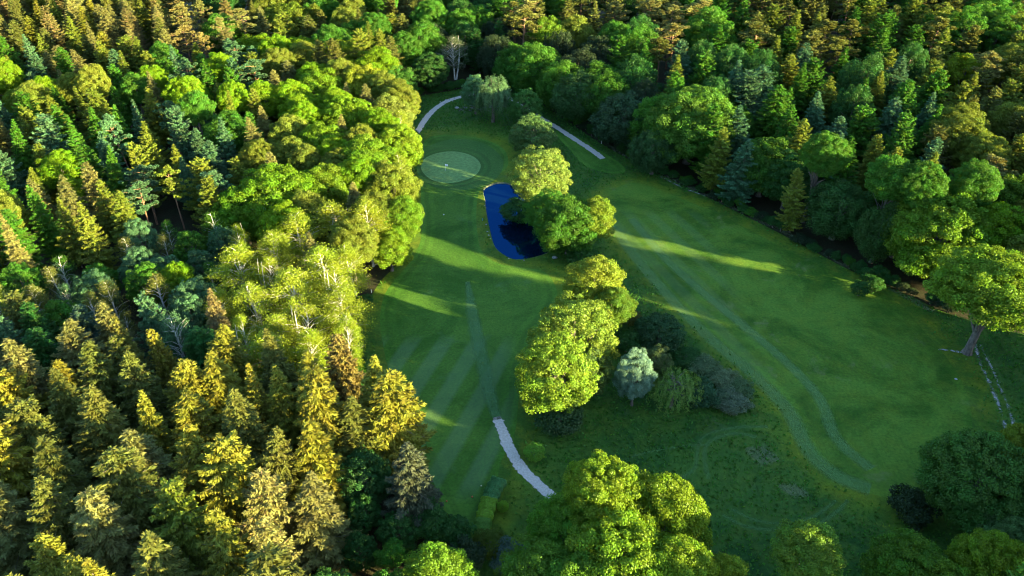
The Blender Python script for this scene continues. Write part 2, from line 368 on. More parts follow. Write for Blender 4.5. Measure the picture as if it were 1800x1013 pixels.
def sheet(name, poly, z, mat, step=2.0, holes=(), attrs=None, zf=None):
    lo, hi = poly.min(0), poly.max(0)
    gx, gy = np.meshgrid(np.arange(lo[0], hi[0], step), np.arange(lo[1], hi[1], step)); G = np.stack([gx.ravel(), gy.ravel()], 1)
    G = G + np.random.default_rng(5).uniform(-.2, .2, G.shape) * step
    k = inside(G, poly) & (dist(G, poly) > step * .4)
    for h in holes: k &= ~inside(G, h) & (dist(G, h) > step * .4)
    G = G[k]; V = [tuple(p) for p in poly]; E = [(i, (i + 1) % len(poly)) for i in range(len(poly))]
    for h in holes:
        b = len(V); V += [tuple(p) for p in h]; E += [(b + i, b + (i + 1) % len(h)) for i in range(len(h))]
    V += [tuple(p) for p in G]
    v, e, f, *_ = delaunay_2d_cdt([Vector(p) for p in V], E, [], 0, 1e-6)
    v = np.array([(p[0], p[1]) for p in v]); f = np.array([t for t in f if len(t) == 3])
    c = v[f].mean(1); k = inside(c, poly)
    for h in holes: k &= ~inside(c, h)
    f = f[k]; zz = np.full(len(v), z) if zf is None else z + zf(v)
    a = {n: fn(v) for n, fn in (attrs or {}).items()}
    me = mesh_np(name, np.column_stack([v, zz]), f, False, None, a)
    o = link(name, me, None, mat); tag(o, kind='structure'); return o
def strip(name, pts, width, z, mat, kind='structure', wob=.12, seed=1):
    c = smooth_open(pts, 12); d = np.gradient(c, axis=0); d /= np.linalg.norm(d, axis=1)[:, None]; n = np.stack([-d[:, 1], d[:, 0]], 1)
    r = np.random.default_rng(seed); wv = np.full(len(c), width / 2) if not hasattr(width, '__len__') else np.interp(np.arange(len(c)), np.linspace(0, len(c) - 1, len(width)), width) / 2
    cols = np.array([-1, -.55, 0, .55, 1.]); s = np.concatenate([[0], np.cumsum(np.linalg.norm(np.diff(c, axis=0), axis=1))])
    V = []; E = []; Ls = []
    for i in range(len(c)):
        for q in cols:
            ww = wv[i] * q + (r.normal(0, wob) if abs(q) == 1 else 0); p = c[i] + n[i] * ww; V.append((p[0], p[1], z)); E.append(abs(q)); Ls.append(s[i])
    F = [(i * 5 + j, i * 5 + j + 1, i * 5 + j + 6, i * 5 + j + 5) for i in range(len(c) - 1) for j in range(4)]
    me = mesh_np(name, V, F, False, None, {'side': E, 'run': Ls}); o = link(name, me, None, mat); tag(o, kind=kind); return o

CLEAR = smooth_closed(W([(705,178),(718,205),(732,250),(728,330),(722,400),(705,455),(665,500),(632,570),(640,660),(675,780),(735,890),(790,950),(810,1010),(815,1250),
    (1560,1250),(1640,1020),(1760,990),(1930,930),(2010,800),(2000,640),(1800,588),(1730,570),(1650,545),(1600,520),(1500,478),(1380,415),(1250,350),(1130,292),(1060,255),(985,205),(940,178),(900,162),(850,150),(790,160)]), 5)
POND = smooth_closed(W([(850,332),(852,352),(855,375),(861,405),(868,430),(880,444),(905,456),(940,452),(968,440),(958,420),(945,400),(935,380),(925,355),(908,330),(890,321),(868,322)]), 6)
FAIR_L = smooth_closed(W([(705,480),(678,515),(668,560),(676,620),(694,690),(716,750),(745,810),(772,870),(800,925),(840,930),(868,870),(880,815),(905,760),(912,700),(922,640),(935,590),(962,558),(980,520),(960,480),(915,470),(872,462),(846,440),(838,400),(838,360),(846,330),(870,312),(893,290),(885,262),(850,245),(800,238),(752,244),(737,290),(742,400),(728,450)]), 6)
APRON = smooth_closed(W([(728,292),(745,262),(795,245),(850,252),(884,282),(868,318),(815,334),(757,326)]), 8)
GREEN = smooth_closed(W([(740,296),(748,278),(775,268),(805,267),(833,276),(845,291),(836,308),(810,319),(782,322),(755,314)]), 8)
FAIR_R = smooth_closed(W([(1085,330),(1066,350),(1072,385),(1105,435),(1160,495),(1215,555),(1290,620),(1360,680),(1400,730),(1425,790),(1470,840),(1530,868),(1590,872),(1660,840),(1705,775),(1702,700),(1672,640),(1622,580),(1580,535),(1500,492),(1400,448),(1280,385),(1180,342),(1120,322)]), 6)
UP_R = smooth_closed(W([(975,232),(1000,262),(1030,292),(1075,305),(1100,300),(1085,284),(1050,262),(1010,238)]), 6)

# ------------------------------------------------------------------ ground materials
def grass_mat(name, lo, hi, accent, rings=None, stripes=None, patch=None, fine=1.0, bump=.12, rough_scale=.35, fade=False):
    m, t = newmat(name); v = coords(t)
    big = noise(t, v, .045, 6, .68, 1.2); mid = noise(t, v, .22, 5, .65); fn = noise(t, v, 1.6 * fine, 4, .7)
    col = mixc(t, ramp(t, big, [(.40, 0), (.58, 1)]), lo, hi)
    col = mixc(t, ramp(t, mid, [(.42, 0), (.72, .55)]), col, accent)
    fnr = mixc(t, mth(t, 'MULTIPLY', mth(t, 'SUBTRACT', fn, .2), 1.4), (.50, .54, .5), (1.5, 1.46, 1.4))
    col = mixc(t, 1.0, col, fnr, 'MULTIPLY')
    if rings:
        e = attr(t, 'edge'); wob = mth(t, 'ADD', e, mth(t, 'MULTIPLY', mth(t, 'SUBTRACT', noise(t, v, .12, 2), .5), 1.6))
        mp = mth(t, 'DIVIDE', wob, 24.0, True)
        col = mixc(t, ramp(t, noise(t, v, .03, 2), [(.3, .45), (.6, 1)]), col, mixc(t, 1.0, col, ramp(t, mp, rings), 'MULTIPLY'))
    if stripes:
        for ang, sc, wdt, x0, x1, y0, y1, amt in stripes:
            vv = coords(t, (1, 1, 1), ang); wv = nd(t, 'ShaderNodeTexWave'); wv.inputs['Scale'].default_value = sc; wv.inputs['Distortion'].default_value = .8; wv.inputs['Detail Scale'].default_value = .3
            t.links.new(vv, wv.inputs['Vector'])
            sx = nd(t, 'ShaderNodeSeparateXYZ'); t.links.new(v, sx.inputs[0])
            def band(src, a, b):
                r1 = mth(t, 'MULTIPLY', mth(t, 'SUBTRACT', src, a), .2, True); r2 = mth(t, 'MULTIPLY', mth(t, 'SUBTRACT', b, src), .2, True); return mth(t, 'MULTIPLY', r1, r2)
            mk = mth(t, 'MULTIPLY', band(sx.outputs[0], x0, x1), band(sx.outputs[1], y0, y1))
            s = ramp(t, wv.outputs['Fac'], [(.3, 0), (.7, 1)]); f = mth(t, 'MULTIPLY', mk, s)
            col = mixc(t, mth(t, 'MULTIPLY', f, amt), col, (.115, .185, .085))
    if patch:
        p = noise(t, v, .09, 5, .7, .4); col = mixc(t, ramp(t, p, [(.60, 0), (.74, patch[1])]), col, patch[0])
    p = nd(t, 'ShaderNodeBsdfPrincipled'); p.inputs['Roughness'].default_value = .85; p.inputs['Specular IOR Level'].default_value = .15
    t.links.new(col, p.inputs['Base Color'])
    b = nd(t, 'ShaderNodeBump'); b.inputs['Distance'].default_value = bump; b.inputs['Strength'].default_value = .7
    t.links.new(noise(t, v, 3.0 * rough_scale / .35, 4, .7), b.inputs['Height']); t.links.new(b.outputs[0], p.inputs['Normal'])
    o = nd(t, 'ShaderNodeOutputMaterial'); t.links.new(p.outputs[0], o.inputs[0]); return m
def ringstops(seq):
    out = []
    for i, (d, v) in enumerate(seq): out.append((min(1, d / 24), (v * .98, v, v * 1.0)))
    return out
_d = at(1440, 740)[:2] - at(1130, 430)[:2]; STR2 = -(math.atan2(_d[1], _d[0]) - R_(90))
M_FAIR = grass_mat('fairway_grass', (.030, .084, .004), (.078, .155, .014), (.115, .155, .010),
    rings=ringstops([(0, 1.15), (1.4, 1.1), (2.2, .88), (5, .9), (6.2, 1.05), (9, 1.0), (10.5, .92), (13, .98), (24, 1.0)]),
    stripes=[(STR2, .05, .5, 16, 60, 96, 214, .13)], patch=((.14, .15, .055), .6))
_d = at(800, 610)[:2] - at(718, 740)[:2]; STR = -(math.atan2(_d[1], _d[0]) - R_(90))
M_FAIRL = grass_mat('fairway_grass_left', (.030, .088, .005), (.068, .145, .014), (.045, .120, .012),
    rings=ringstops([(0, 1.28), (1.0, 1.22), (1.5, .92), (2.4, .95), (2.8, 1.15), (3.8, 1.1), (4.3, .95), (24, 1.0)]),
    stripes=[(STR, .042, .5, -40, 2, 100, 152, .30)], patch=((.07, .13, .05), .4))
M_APRON = grass_mat('apron_grass', (.044, .110, .018), (.058, .125, .022), (.04, .10, .018),
    rings=ringstops([(0, .78), (.9, .8), (1.2, 1.05), (2.2, 1.05), (2.5, .82), (3.6, .82), (3.9, 1.02), (5, 1.0), (24, .9)]))
M_GREEN = grass_mat('putting_green_grass', (.125, .22, .065), (.14, .24, .075), (.11, .195, .06),
    rings=ringstops([(0, 1.02), (.7, .98), (1.1, .92), (2, .95), (3, 1), (24, 1)]), fine=.6, bump=.03)
M_ROUGH = grass_mat('rough_grass', (.018, .072, .010), (.046, .120, .014), (.085, .130, .010),
    rings=[(0, (2.1, 1.35, .7)), (.12, (2.3, 1.3, .5)), (.24, (1.5, 1.1, .7)), (.36, (1.1, .95, .9)), (1, (.85, .85, .9))], patch=((.10, .115, .06), .35), fine=.8, bump=.35)
M_FLOOR = grass_mat('forest_floor', (.026, .020, .010), (.036, .032, .013), (.018, .04, .010), bump=.4)
def sandy(name, c1, c2, alpha=None, sc=1.2, soft=False):
    m, t = newmat(name); v = coords(t); n1 = noise(t, v, sc, 5, .7); n2 = noise(t, v, .3, 3)
    p = nd(t, 'ShaderNodeBsdfPrincipled'); p.inputs['Roughness'].default_value = .95
    col = mixc(t, ramp(t, n1, [(.35, 0), (.65, 1)]), c1, c2); t.links.new(col, p.inputs['Base Color'])
    o = nd(t, 'ShaderNodeOutputMaterial')
    s = attr(t, 'side'); k = mth(t, 'SUBTRACT', 1.0 if alpha is None else alpha, s)
    if alpha is None:  # crisp but frayed verge
        f = ramp(t, mth(t, 'ADD', s, mth(t, 'MULTIPLY', noise(t, v, 2.2, 4, .7), .5)), [(1.12, 1), (1.0, 0)]) if False else ramp(t, mth(t, 'SUBTRACT', mth(t, 'ADD', s, mth(t, 'MULTIPLY', noise(t, v, 1.8, 4, .7), .7)), .5), [(.72, 1), (.84, 0)])
    else:
        f = mth(t, 'MULTIPLY', ramp(t, mth(t, 'ADD', noise(t, v, .55, 5, .75, .5), mth(t, 'MULTIPLY', s, -.12)), [(.40, 0), (.60, alpha)]), ramp(t, s, [(.5, 1), (1, 0)]))
    if soft: f = mth(t, 'MULTIPLY', ramp(t, noise(t, v, .35, 4, .6), [(.25, alpha * .6), (.7, alpha)]), ramp(t, s, [(.45, 1), (1, 0)]))
    tr = nd(t, 'ShaderNodeBsdfTransparent'); mx = nd(t, 'ShaderNodeMixShader')
    t.links.new(f, mx.inputs[0]); t.links.new(tr.outputs[0], mx.inputs[1]); t.links.new(p.outputs[0], mx.inputs[2]); t.links.new(mx.outputs[0], o.inputs[0]); return m
M_PATH = sandy('pale_gravel', (.34, .29, .24), (.52, .45, .38), sc=2.5)
M_SOIL = sandy('bare_soil', (.085, .055, .06), (.16, .12, .12), alpha=.9)
M_TRACK = sandy('worn_sandy_track', (.24, .22, .18), (.36, .34, .30), alpha=.95)
M_WORN = sandy('worn_grass', (.055, .145, .03), (.075, .165, .035), alpha=.42, soft=True)
M_STRIP = sandy('paler_mown_strip', (.065, .165, .045), (.08, .18, .05), alpha=.6, soft=True)
M_BAND = sandy('lighter_mown_band', (.075, .17, .034), (.10, .195, .045), alpha=.62, soft=True)
M_DRY = sandy('dry_pale_grass', (.09, .13, .04), (.15, .16, .07), alpha=.5, soft=True)

# ------------------------------------------------------------------ ground sheets
BIG = np.array([(-2600, -1500), (2600, -1500), (2600, 3500), (-2600, 3500)], float)
sheet('ground', BIG, -.012, M_FLOOR, 220, holes=[POND])
def edge_r(v):
    d = np.minimum(dist(v, FAIR_R), dist(v, FAIR_L)); return np.minimum(d, 24)
sheet('rough_grass', CLEAR, -.004, M_ROUGH, 2.2, holes=[POND], attrs={'edge': edge_r})
sheet('left_fairway', FAIR_L, .004, M_FAIRL, 1.6, attrs={'edge': lambda v: dist(v, FAIR_L)})
sheet('right_fairway', FAIR_R, .004, M_FAIR, 1.6, attrs={'edge': lambda v: np.minimum(24, dist(v, FAIR_R[2:96], False) + np.clip((v[:, 1] - 215) * .8, 0, 9))})
sheet('upper_fairway', UP_R, .004, M_FAIRL, 1.6, attrs={'edge': lambda v: dist(v, UP_R)})
sheet('green_apron', APRON, .008, M_APRON, 1.0, attrs={'edge': lambda v: dist(v, GREEN)})
sheet('putting_green', GREEN, .012, M_GREEN, 1.0, attrs={'edge': lambda v: dist(v, GREEN)})
# pond: bank and water
b0 = POND; cc = POND.mean(0); b1 = cc + (POND - cc) * .975; b2 = cc + (POND - cc) * .93; n = len(POND)
V = np.concatenate([np.column_stack([b0, np.full(n, -.004)]), np.column_stack([b1, np.full(n, -.35)]), np.column_stack([b2, np.full(n, -.9)])])
F = [(r * n + i, r * n + (i + 1) % n, (r + 1) * n + (i + 1) % n, (r + 1) * n + i) for r in range(2) for i in range(n)]
M_BANK = plain('pond_bank_earth', (.09, .10, .05), .9, 1.5, .5)
tag(link('pond_bank', mesh_np('pond_bank', V, F, True), None, M_BANK), kind='structure')
m, t = newmat('pond_water')
b = nd(t, 'ShaderNodeBump'); b.inputs['Distance'].default_value = .008; b.inputs['Strength'].default_value = .25
t.links.new(noise(t, coords(t), 1.2, 3), b.inputs['Height'])
d_ = nd(t, 'ShaderNodeBsdfDiffuse'); d_.inputs[0].default_value = (.001, .007, .018, 1)
g_ = nd(t, 'ShaderNodeBsdfGlossy'); g_.inputs['Color'].default_value = (.015, .12, .38, 1); g_.inputs['Roughness'].default_value = .03
mx = nd(t, 'ShaderNodeMixShader'); mx.inputs[0].default_value = .19
t.links.new(b.outputs[0], g_.inputs['Normal']); t.links.new(d_.outputs[0], mx.inputs[1]); t.links.new(g_.outputs[0], mx.inputs[2])
o = nd(t, 'ShaderNodeOutputMaterial'); t.links.new(mx.outputs[0], o.inputs[0]); M_WATER = m
wp = cc + (POND - cc) * .985
sheet('pond_water', wp, -.32, M_WATER, 6)
# paths and worn lines
strip('gravel_path', W([(722,252),(736,228),(756,200),(782,180),(812,170),(850,163),(892,172),(930,196),(975,222),(1012,246),(1040,264),(1060,279)]), 2.5, .016, M_PATH, seed=2)
strip('gravel_path', W([(873,733),(884,760),(900,797),(925,832),(962,866),(990,895),(1010,940)]), [2.0,2.5,2.5,2.3,2.3], .016, M_PATH, seed=3)
strip('worn_grass_line', W([(822,495),(832,560),(845,620),(858,680),(874,738)]), [1.5, 3.8, 4.2, 4.2, 3.8, 2.6], .016, M_STRIP, wob=.03, seed=4)
strip('bare_soil', W([(806,196),(830,190),(870,186),(905,186),(935,196)]), [5, 12, 16, 12, 4], .012, M_SOIL)
strip('sandy_track', W([(1712,600),(1724,640),(1742,680),(1758,720),(1772,765)]), 1.3, .016, M_TRACK, seed=5)
strip('sandy_track', W([(1722,606),(1740,640),(1762,690),(1778,730),(1782,765)]), 1.1, .016, M_TRACK, seed=6)
strip('sandy_track', W([(1650,614),(1672,616),(1690,620)]), 1.2, .016, M_TRACK, seed=7)
strip('sandy_track', W([(1160,310),(1200,330),(1240,345)]), [.6, 1.4, .7], .016, M_TRACK, seed=8)
for i, (pp, wd) in enumerate([
    ([(1070,258),(1130,288),(1190,318),(1250,345),(1320,380),(1400,418),(1460,452),(1530,488),(1600,525),(1640,548)], 2.6),
    ([(1078,398),(1120,455),(1175,520),(1245,592),(1320,655),(1385,722),(1420,790),(1470,836),(1530,860)], 4.4),
    ([(1110,385),(1165,450),(1230,510),(1310,575),(1385,640),(1440,700),(1470,770),(1530,825)], 3.4),
    ([(1245,842),(1238,800),(1250,775),(1290,762),(1330,768)], 1.2), ([(1180,850),(1220,825),(1226,790),(1240,765),(1290,752),(1350,750)], 1.0),
    ([(1270,905),(1310,925),(1370,932),(1430,925),(1470,900),(1490,880)], 1.0), ([(1285,895),(1330,915),(1380,920),(1430,908),(1470,880)], .9),
    ([(1030,840),(1120,800),(1200,785),(1240,782)], .8)]):
    strip('dry_grass_line' if i < 1 else 'mown_band' if i < 3 else 'wheel_track', W(pp), wd, .012 if i < 3 else .008, M_DRY if i < 1 else M_BAND if i < 3 else M_WORN, wob=.03 if i < 3 else .12, seed=20 + i)
for i, (cx, cy, rx, wd) in enumerate([(1395,862,26,5),(1340,800,30,8)]):
    strip('dry_grass_patch', W([(cx - rx, cy - rx * .35), (cx, cy), (cx + rx, cy + rx * .3)]), [1, wd, 1], .020, M_DRY, seed=40 + i)

# grass tufts of the uncut rough: nobody could count them
rng = np.random.default_rng(3)
G = rng.uniform(CLEAR.min(0), CLEAR.max(0), (110000, 2)); G = G[(G[:, 1] > 80) & (G[:, 1] < 330)]
far = np.minimum(dist(G, FAIR_R), np.minimum(dist(G, FAIR_L), dist(G, APRON)))
k = inside(G, CLEAR) & ~inside(G, FAIR_R) & ~inside(G, FAIR_L) & ~inside(G, POND) & ~inside(G, UP_R) & (far > rng.uniform(1.0, 9, len(G)))
gp = smooth_open(W([(873,733),(884,760),(900,797),(925,832),(962,866),(990,895)]))
gp2 = smooth_open(W([(722,252),(756,200),(812,170),(892,172),(975,222),(1060,279)]))
G = G[k]; G = G[(dist(G, gp, False) > 1.9) & (dist(G, gp2, False) > 2)]
for _w in ([(1245,842),(1238,800),(1250,775),(1290,762),(1330,768)], [(1180,850),(1220,825),(1226,790),(1240,765),(1290,752),(1350,750)], [(1270,905),(1310,925),(1370,932),(1430,925),(1470,900),(1490,880)], [(1285,895),(1330,915),(1380,920),(1430,908),(1470,880)]):
    G = G[dist(G, smooth_open(W(_w)), False) > .75]
n = len(G); a = rng.uniform(0, 6.28, n); hh = rng.uniform(.12, .42, n) * rng.choice([1, 1.5], n); ww = rng.uniform(.12, .3, n); ln = rng.normal(0, .18, (n, 2))
base = np.column_stack([G, np.zeros(n)]); dx = np.column_stack([np.cos(a), np.sin(a), np.zeros(n)]) * ww[:, None]; up = np.column_stack([ln, hh])
V = np.stack([base - dx, base + dx, base + dx * .4 + up, base - dx * .7 + up * .8], 1).reshape(-1, 3)
me = mesh_np('grass_tufts', V, np.arange(4 * n).reshape(-1, 4), False, {'rnd': rng.uniform(0, 1, n), 'clump': rng.uniform(0, 1, n)})
o = link('grass_tufts', me, None, M_FINE); o.color = (.05, .15, .022, 1); tag(o, 'uncut rough grass growing between the fairways and the trees', 'grass', kind='stuff')

# ------------------------------------------------------------------ trees one can pick out (crown centre and width in the picture, height in metres)
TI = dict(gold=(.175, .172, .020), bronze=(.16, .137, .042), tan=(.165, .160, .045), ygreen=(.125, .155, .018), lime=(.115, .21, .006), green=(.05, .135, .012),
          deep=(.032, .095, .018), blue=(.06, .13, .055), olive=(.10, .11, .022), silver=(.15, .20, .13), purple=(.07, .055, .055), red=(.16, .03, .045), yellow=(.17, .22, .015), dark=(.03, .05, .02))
HERO = []
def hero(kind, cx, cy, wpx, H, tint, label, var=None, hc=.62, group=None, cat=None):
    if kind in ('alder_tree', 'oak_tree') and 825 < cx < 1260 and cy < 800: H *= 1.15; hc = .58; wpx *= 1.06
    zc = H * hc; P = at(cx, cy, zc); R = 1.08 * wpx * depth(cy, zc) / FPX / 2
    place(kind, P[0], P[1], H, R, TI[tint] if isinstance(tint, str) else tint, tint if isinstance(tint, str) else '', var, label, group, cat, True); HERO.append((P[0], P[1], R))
# the row of trees between the fairways, far to near
hero('willow_tree', 866, 162, 58, 19, (.11, .20, .08), 'tall pale blue-green weeping tree at the top of the clearing beside the bare soil', 1)
hero('alder_tree', 835, 162, 44, 13, (.08, .17, .07), 'small soft green tree left of the tall weeping tree at the path bend', 1)
hero('alder_tree', 924, 184, 50, 13, (.06, .15, .03), 'small dark green tree behind the round tree at the far path')
hero('alder_tree', 936, 235, 74, 13, (.07, .13, .035), 'round evenly domed soft green tree between the far path and the sunlit tree', 0)
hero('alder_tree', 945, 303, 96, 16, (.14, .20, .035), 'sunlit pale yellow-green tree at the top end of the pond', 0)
hero('shrub', 912, 368, 62, 5.5, 'deep', 'dark bush leaning over the pond under the sunlit tree')
hero('alder_tree', 965, 372, 74, 12, 'green', 'dark green tree over the middle of the pond bank', 0)
hero('oak_tree', 1000, 392, 90, 15, 'green', 'dark broad tree over the lower end of the pond', 1)
hero('oak_tree', 1040, 392, 64, 15, (.12, .185, .015), 'yellow-green tree on the fairway side of the pond trees', 2)
hero('shrub', 1022, 448, 50, 5, 'deep', 'dark bush below the pond trees facing the right fairway')
hero('oak_tree', 1040, 500, 84, 15, (.14, .19, .018), 'bright yellow-green tree above the big sunlit tree of the middle row', 2)
hero('oak_tree', 1075, 545, 62, 12, (.09, .16, .015), 'yellow-green tree with a shaded right side above the dark round bushes', 2)
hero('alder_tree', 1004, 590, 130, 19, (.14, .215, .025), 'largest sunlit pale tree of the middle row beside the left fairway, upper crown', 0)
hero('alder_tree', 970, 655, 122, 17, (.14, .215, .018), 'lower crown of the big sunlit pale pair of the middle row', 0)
hero('alder_tree', 1036, 650, 66, 12, (.08, .13, .03), 'shaded green tree tucked behind the big sunlit pale pair', 1)
hero('shrub', 985, 728, 84, 6, (.045, .09, .03), 'dark bush at the foot of the big sunlit pale pair')
hero('shrub', 1102, 552, 44, 4.5, 'olive', 'small yellow-flecked bush above the dark round bush')
hero('ball_bush', 1160, 580, 78, 7, (.03, .075, .025), 'large dark rounded bush left of the yellowish fairway edge')
hero('shrub', 1102, 600, 50, 5, 'deep', 'dark low bush above the silver tree')
hero('beech_tree', 1116, 662, 64, 15, (.16, .26, .18), 'silver-grey leaved tree, the palest one of the middle row', 1, hc=.55)
hero('willow_tree', 1185, 680, 90, 9.5, (.13, .22, .04), 'low weeping green tree right of the silver tree', 2)
hero('alder_tree', 1150, 640, 50, 9, (.09, .13, .04), 'small soft green tree between the silver and the weeping tree', 1)
hero('shrub', 1232, 690, 56, 5, (.035, .09, .035), 'dark green bush right of the low weeping tree')
for i, (cx, cy, wpx, ti, lb) in enumerate([(1205,625,54,'deep','dark bramble bush above the weeping tree'), (1240,642,50,(.10,.15,.06),'greyish bramble bush on the upper slope of the bramble bank'),
        (1275,668,52,(.12,.16,.07),'grey-green dead bramble bush in the middle of the bramble bank'), (1290,705,52,(.12,.15,.08),'lowest grey-green bramble bush of the bramble bank'), (1262,700,40,(.08,.13,.06),'dull green bramble bush beside the dark green bush'), (1300,680,40,(.08,.14,.05),'outermost bramble bush towards the right fairway')]):
    hero('shrub', cx, cy, wpx, 2.6, ti, lb)
hero('ball_bush', 939, 792, 35, 3.4, (.13, .27, .03), 'single round clipped bush in the grass right of the near gravel path', cat='bush')
hero('ball_bush', 884, 889, 19, 2.0, (.15, .27, .02), 'small round clipped bush right of the hedge', cat='bush')
# bottom edge
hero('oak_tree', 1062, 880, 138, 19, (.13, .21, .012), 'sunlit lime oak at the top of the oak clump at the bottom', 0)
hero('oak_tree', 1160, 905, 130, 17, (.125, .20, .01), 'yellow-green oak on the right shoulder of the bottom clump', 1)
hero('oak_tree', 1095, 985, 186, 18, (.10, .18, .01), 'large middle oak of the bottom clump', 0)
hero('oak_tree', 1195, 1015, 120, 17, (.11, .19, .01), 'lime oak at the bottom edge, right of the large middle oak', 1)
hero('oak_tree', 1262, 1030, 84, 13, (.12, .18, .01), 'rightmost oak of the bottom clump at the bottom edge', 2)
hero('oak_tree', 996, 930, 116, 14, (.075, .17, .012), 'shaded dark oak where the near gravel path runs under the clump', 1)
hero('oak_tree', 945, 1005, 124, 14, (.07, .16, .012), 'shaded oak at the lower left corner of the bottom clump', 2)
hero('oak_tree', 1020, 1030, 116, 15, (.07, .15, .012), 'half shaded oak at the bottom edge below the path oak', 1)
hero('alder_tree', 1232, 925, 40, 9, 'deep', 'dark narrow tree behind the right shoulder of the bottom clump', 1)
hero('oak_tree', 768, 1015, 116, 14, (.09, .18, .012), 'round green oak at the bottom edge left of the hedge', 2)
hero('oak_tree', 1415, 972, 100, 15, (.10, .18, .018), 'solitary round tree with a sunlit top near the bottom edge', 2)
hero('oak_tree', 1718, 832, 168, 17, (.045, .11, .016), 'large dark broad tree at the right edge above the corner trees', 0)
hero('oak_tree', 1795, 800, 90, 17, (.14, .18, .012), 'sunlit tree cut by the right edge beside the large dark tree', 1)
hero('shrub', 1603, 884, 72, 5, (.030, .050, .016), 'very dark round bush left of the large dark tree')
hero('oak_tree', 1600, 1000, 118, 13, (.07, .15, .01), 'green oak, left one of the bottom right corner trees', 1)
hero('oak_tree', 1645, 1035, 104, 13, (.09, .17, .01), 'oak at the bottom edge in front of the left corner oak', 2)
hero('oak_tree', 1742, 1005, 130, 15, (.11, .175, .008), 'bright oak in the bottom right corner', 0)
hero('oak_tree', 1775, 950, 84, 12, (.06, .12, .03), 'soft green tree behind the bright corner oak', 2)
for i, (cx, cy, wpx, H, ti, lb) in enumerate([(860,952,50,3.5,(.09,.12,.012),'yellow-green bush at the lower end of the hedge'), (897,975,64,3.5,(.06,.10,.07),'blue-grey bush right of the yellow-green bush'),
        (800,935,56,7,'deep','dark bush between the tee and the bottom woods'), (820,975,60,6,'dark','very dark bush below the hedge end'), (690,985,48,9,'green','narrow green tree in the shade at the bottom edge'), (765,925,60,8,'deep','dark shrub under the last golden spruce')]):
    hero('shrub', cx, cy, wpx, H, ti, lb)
# right-hand side
hero('oak_tree', 1742, 520, 170, 25, (.10, .165, .010), 'big spreading oak with its bare trunk showing at the right edge of the fairway', 3, hc=.66)
hero('oak_tree', 1655, 405, 170, 22, (.09, .165, .010), 'large yellow-green oak at the wood edge above the spreading oak', 0)
hero('oak_tree', 1775, 370, 120, 22, (.07, .14, .010), 'green oak at the right edge behind the large yellow-green oak', 1)
hero('oak_tree', 1216, 215, 130, 22, (.055, .13, .014), 'large mid green oak standing out of the dark wood edge', 0)
hero('oak_tree', 1290, 225, 70, 18, 'green', 'darker oak right of the large mid green oak', 1)
hero('oak_tree', 1345, 285, 90, 19, (.045, .12, .012), 'green oak on the wood edge right of the large mid green oak', 1)
hero('beech_tree', 1388, 310, 80, 18, 'deep', 'dark beech at the wood edge halfway down the right fairway', 1)
hero('hornbeam_tree', 1478, 360, 110, 18, (.035, .085, .018), 'dark drooping tree at the wood edge in front of the firs', 0)
hero('hornbeam_tree', 1550, 400, 80, 18, (.045, .10, .02), 'drooping green tree left of the large yellow-green oak', 1)
hero('hornbeam_tree', 1100, 200, 110, 19, (.040, .085, .035), 'dull blue-green drooping tree at the wood edge above the far path', 0)
hero('hornbeam_tree', 1020, 165, 90, 19, (.035, .085, .022), 'dark drooping tree above the far path', 1)
hero('hornbeam_tree', 1150, 260, 70, 15, (.032, .08, .022), 'dark drooping tree below the dull blue-green one', 0)
for cx, cy, wpx, lb in [(640,905,60,'dark leafy tree under the golden firs at the bottom'),(700,930,66,'dark leafy tree behind the narrow green tree'),(632,965,60,'dark leafy tree at the bottom edge beside the sunlit firs'),(735,885,56,'dark leafy tree in front of the shaded spruce')]:
    hero('alder_tree', cx, cy, wpx, 9, 'deep', lb)
hero('oak_tree', 962, 75, 62, 20, (.10, .18, .01), 'sunlit lime oak top in the dark wood above the far path', 1)
hero('oak_tree', 945, 120, 80, 18, 'green', 'shaded green oak under the lime oak top', 1)
hero('hornbeam_tree', 905, 110, 66, 18, 'green', 'dark green tree at the head of the clearing', 1)
hero('birch_tree', 798, 95, 52, 18, (.08, .10, .05), 'bare-stemmed grey tree with thin trunks at the head of the clearing', 3)
hero('beech_tree', 754, 120, 62, 15, (.035, .095, .018), 'dark shaded tree behind the left end of the far path', 0)
hero('beech_tree', 700, 145, 62, 16, (.04, .11, .014), 'dark green tree at the left corner of the clearing', 0)
hero('beech_tree', 1690, 130, 84, 20, (.15, .20, .008), 'glowing yellow-green beech among the tan pines at the right', 0)
hero('beech_tree', 1745, 40, 100, 20, (.10, .16, .01), 'green beech at the top right corner', 0)
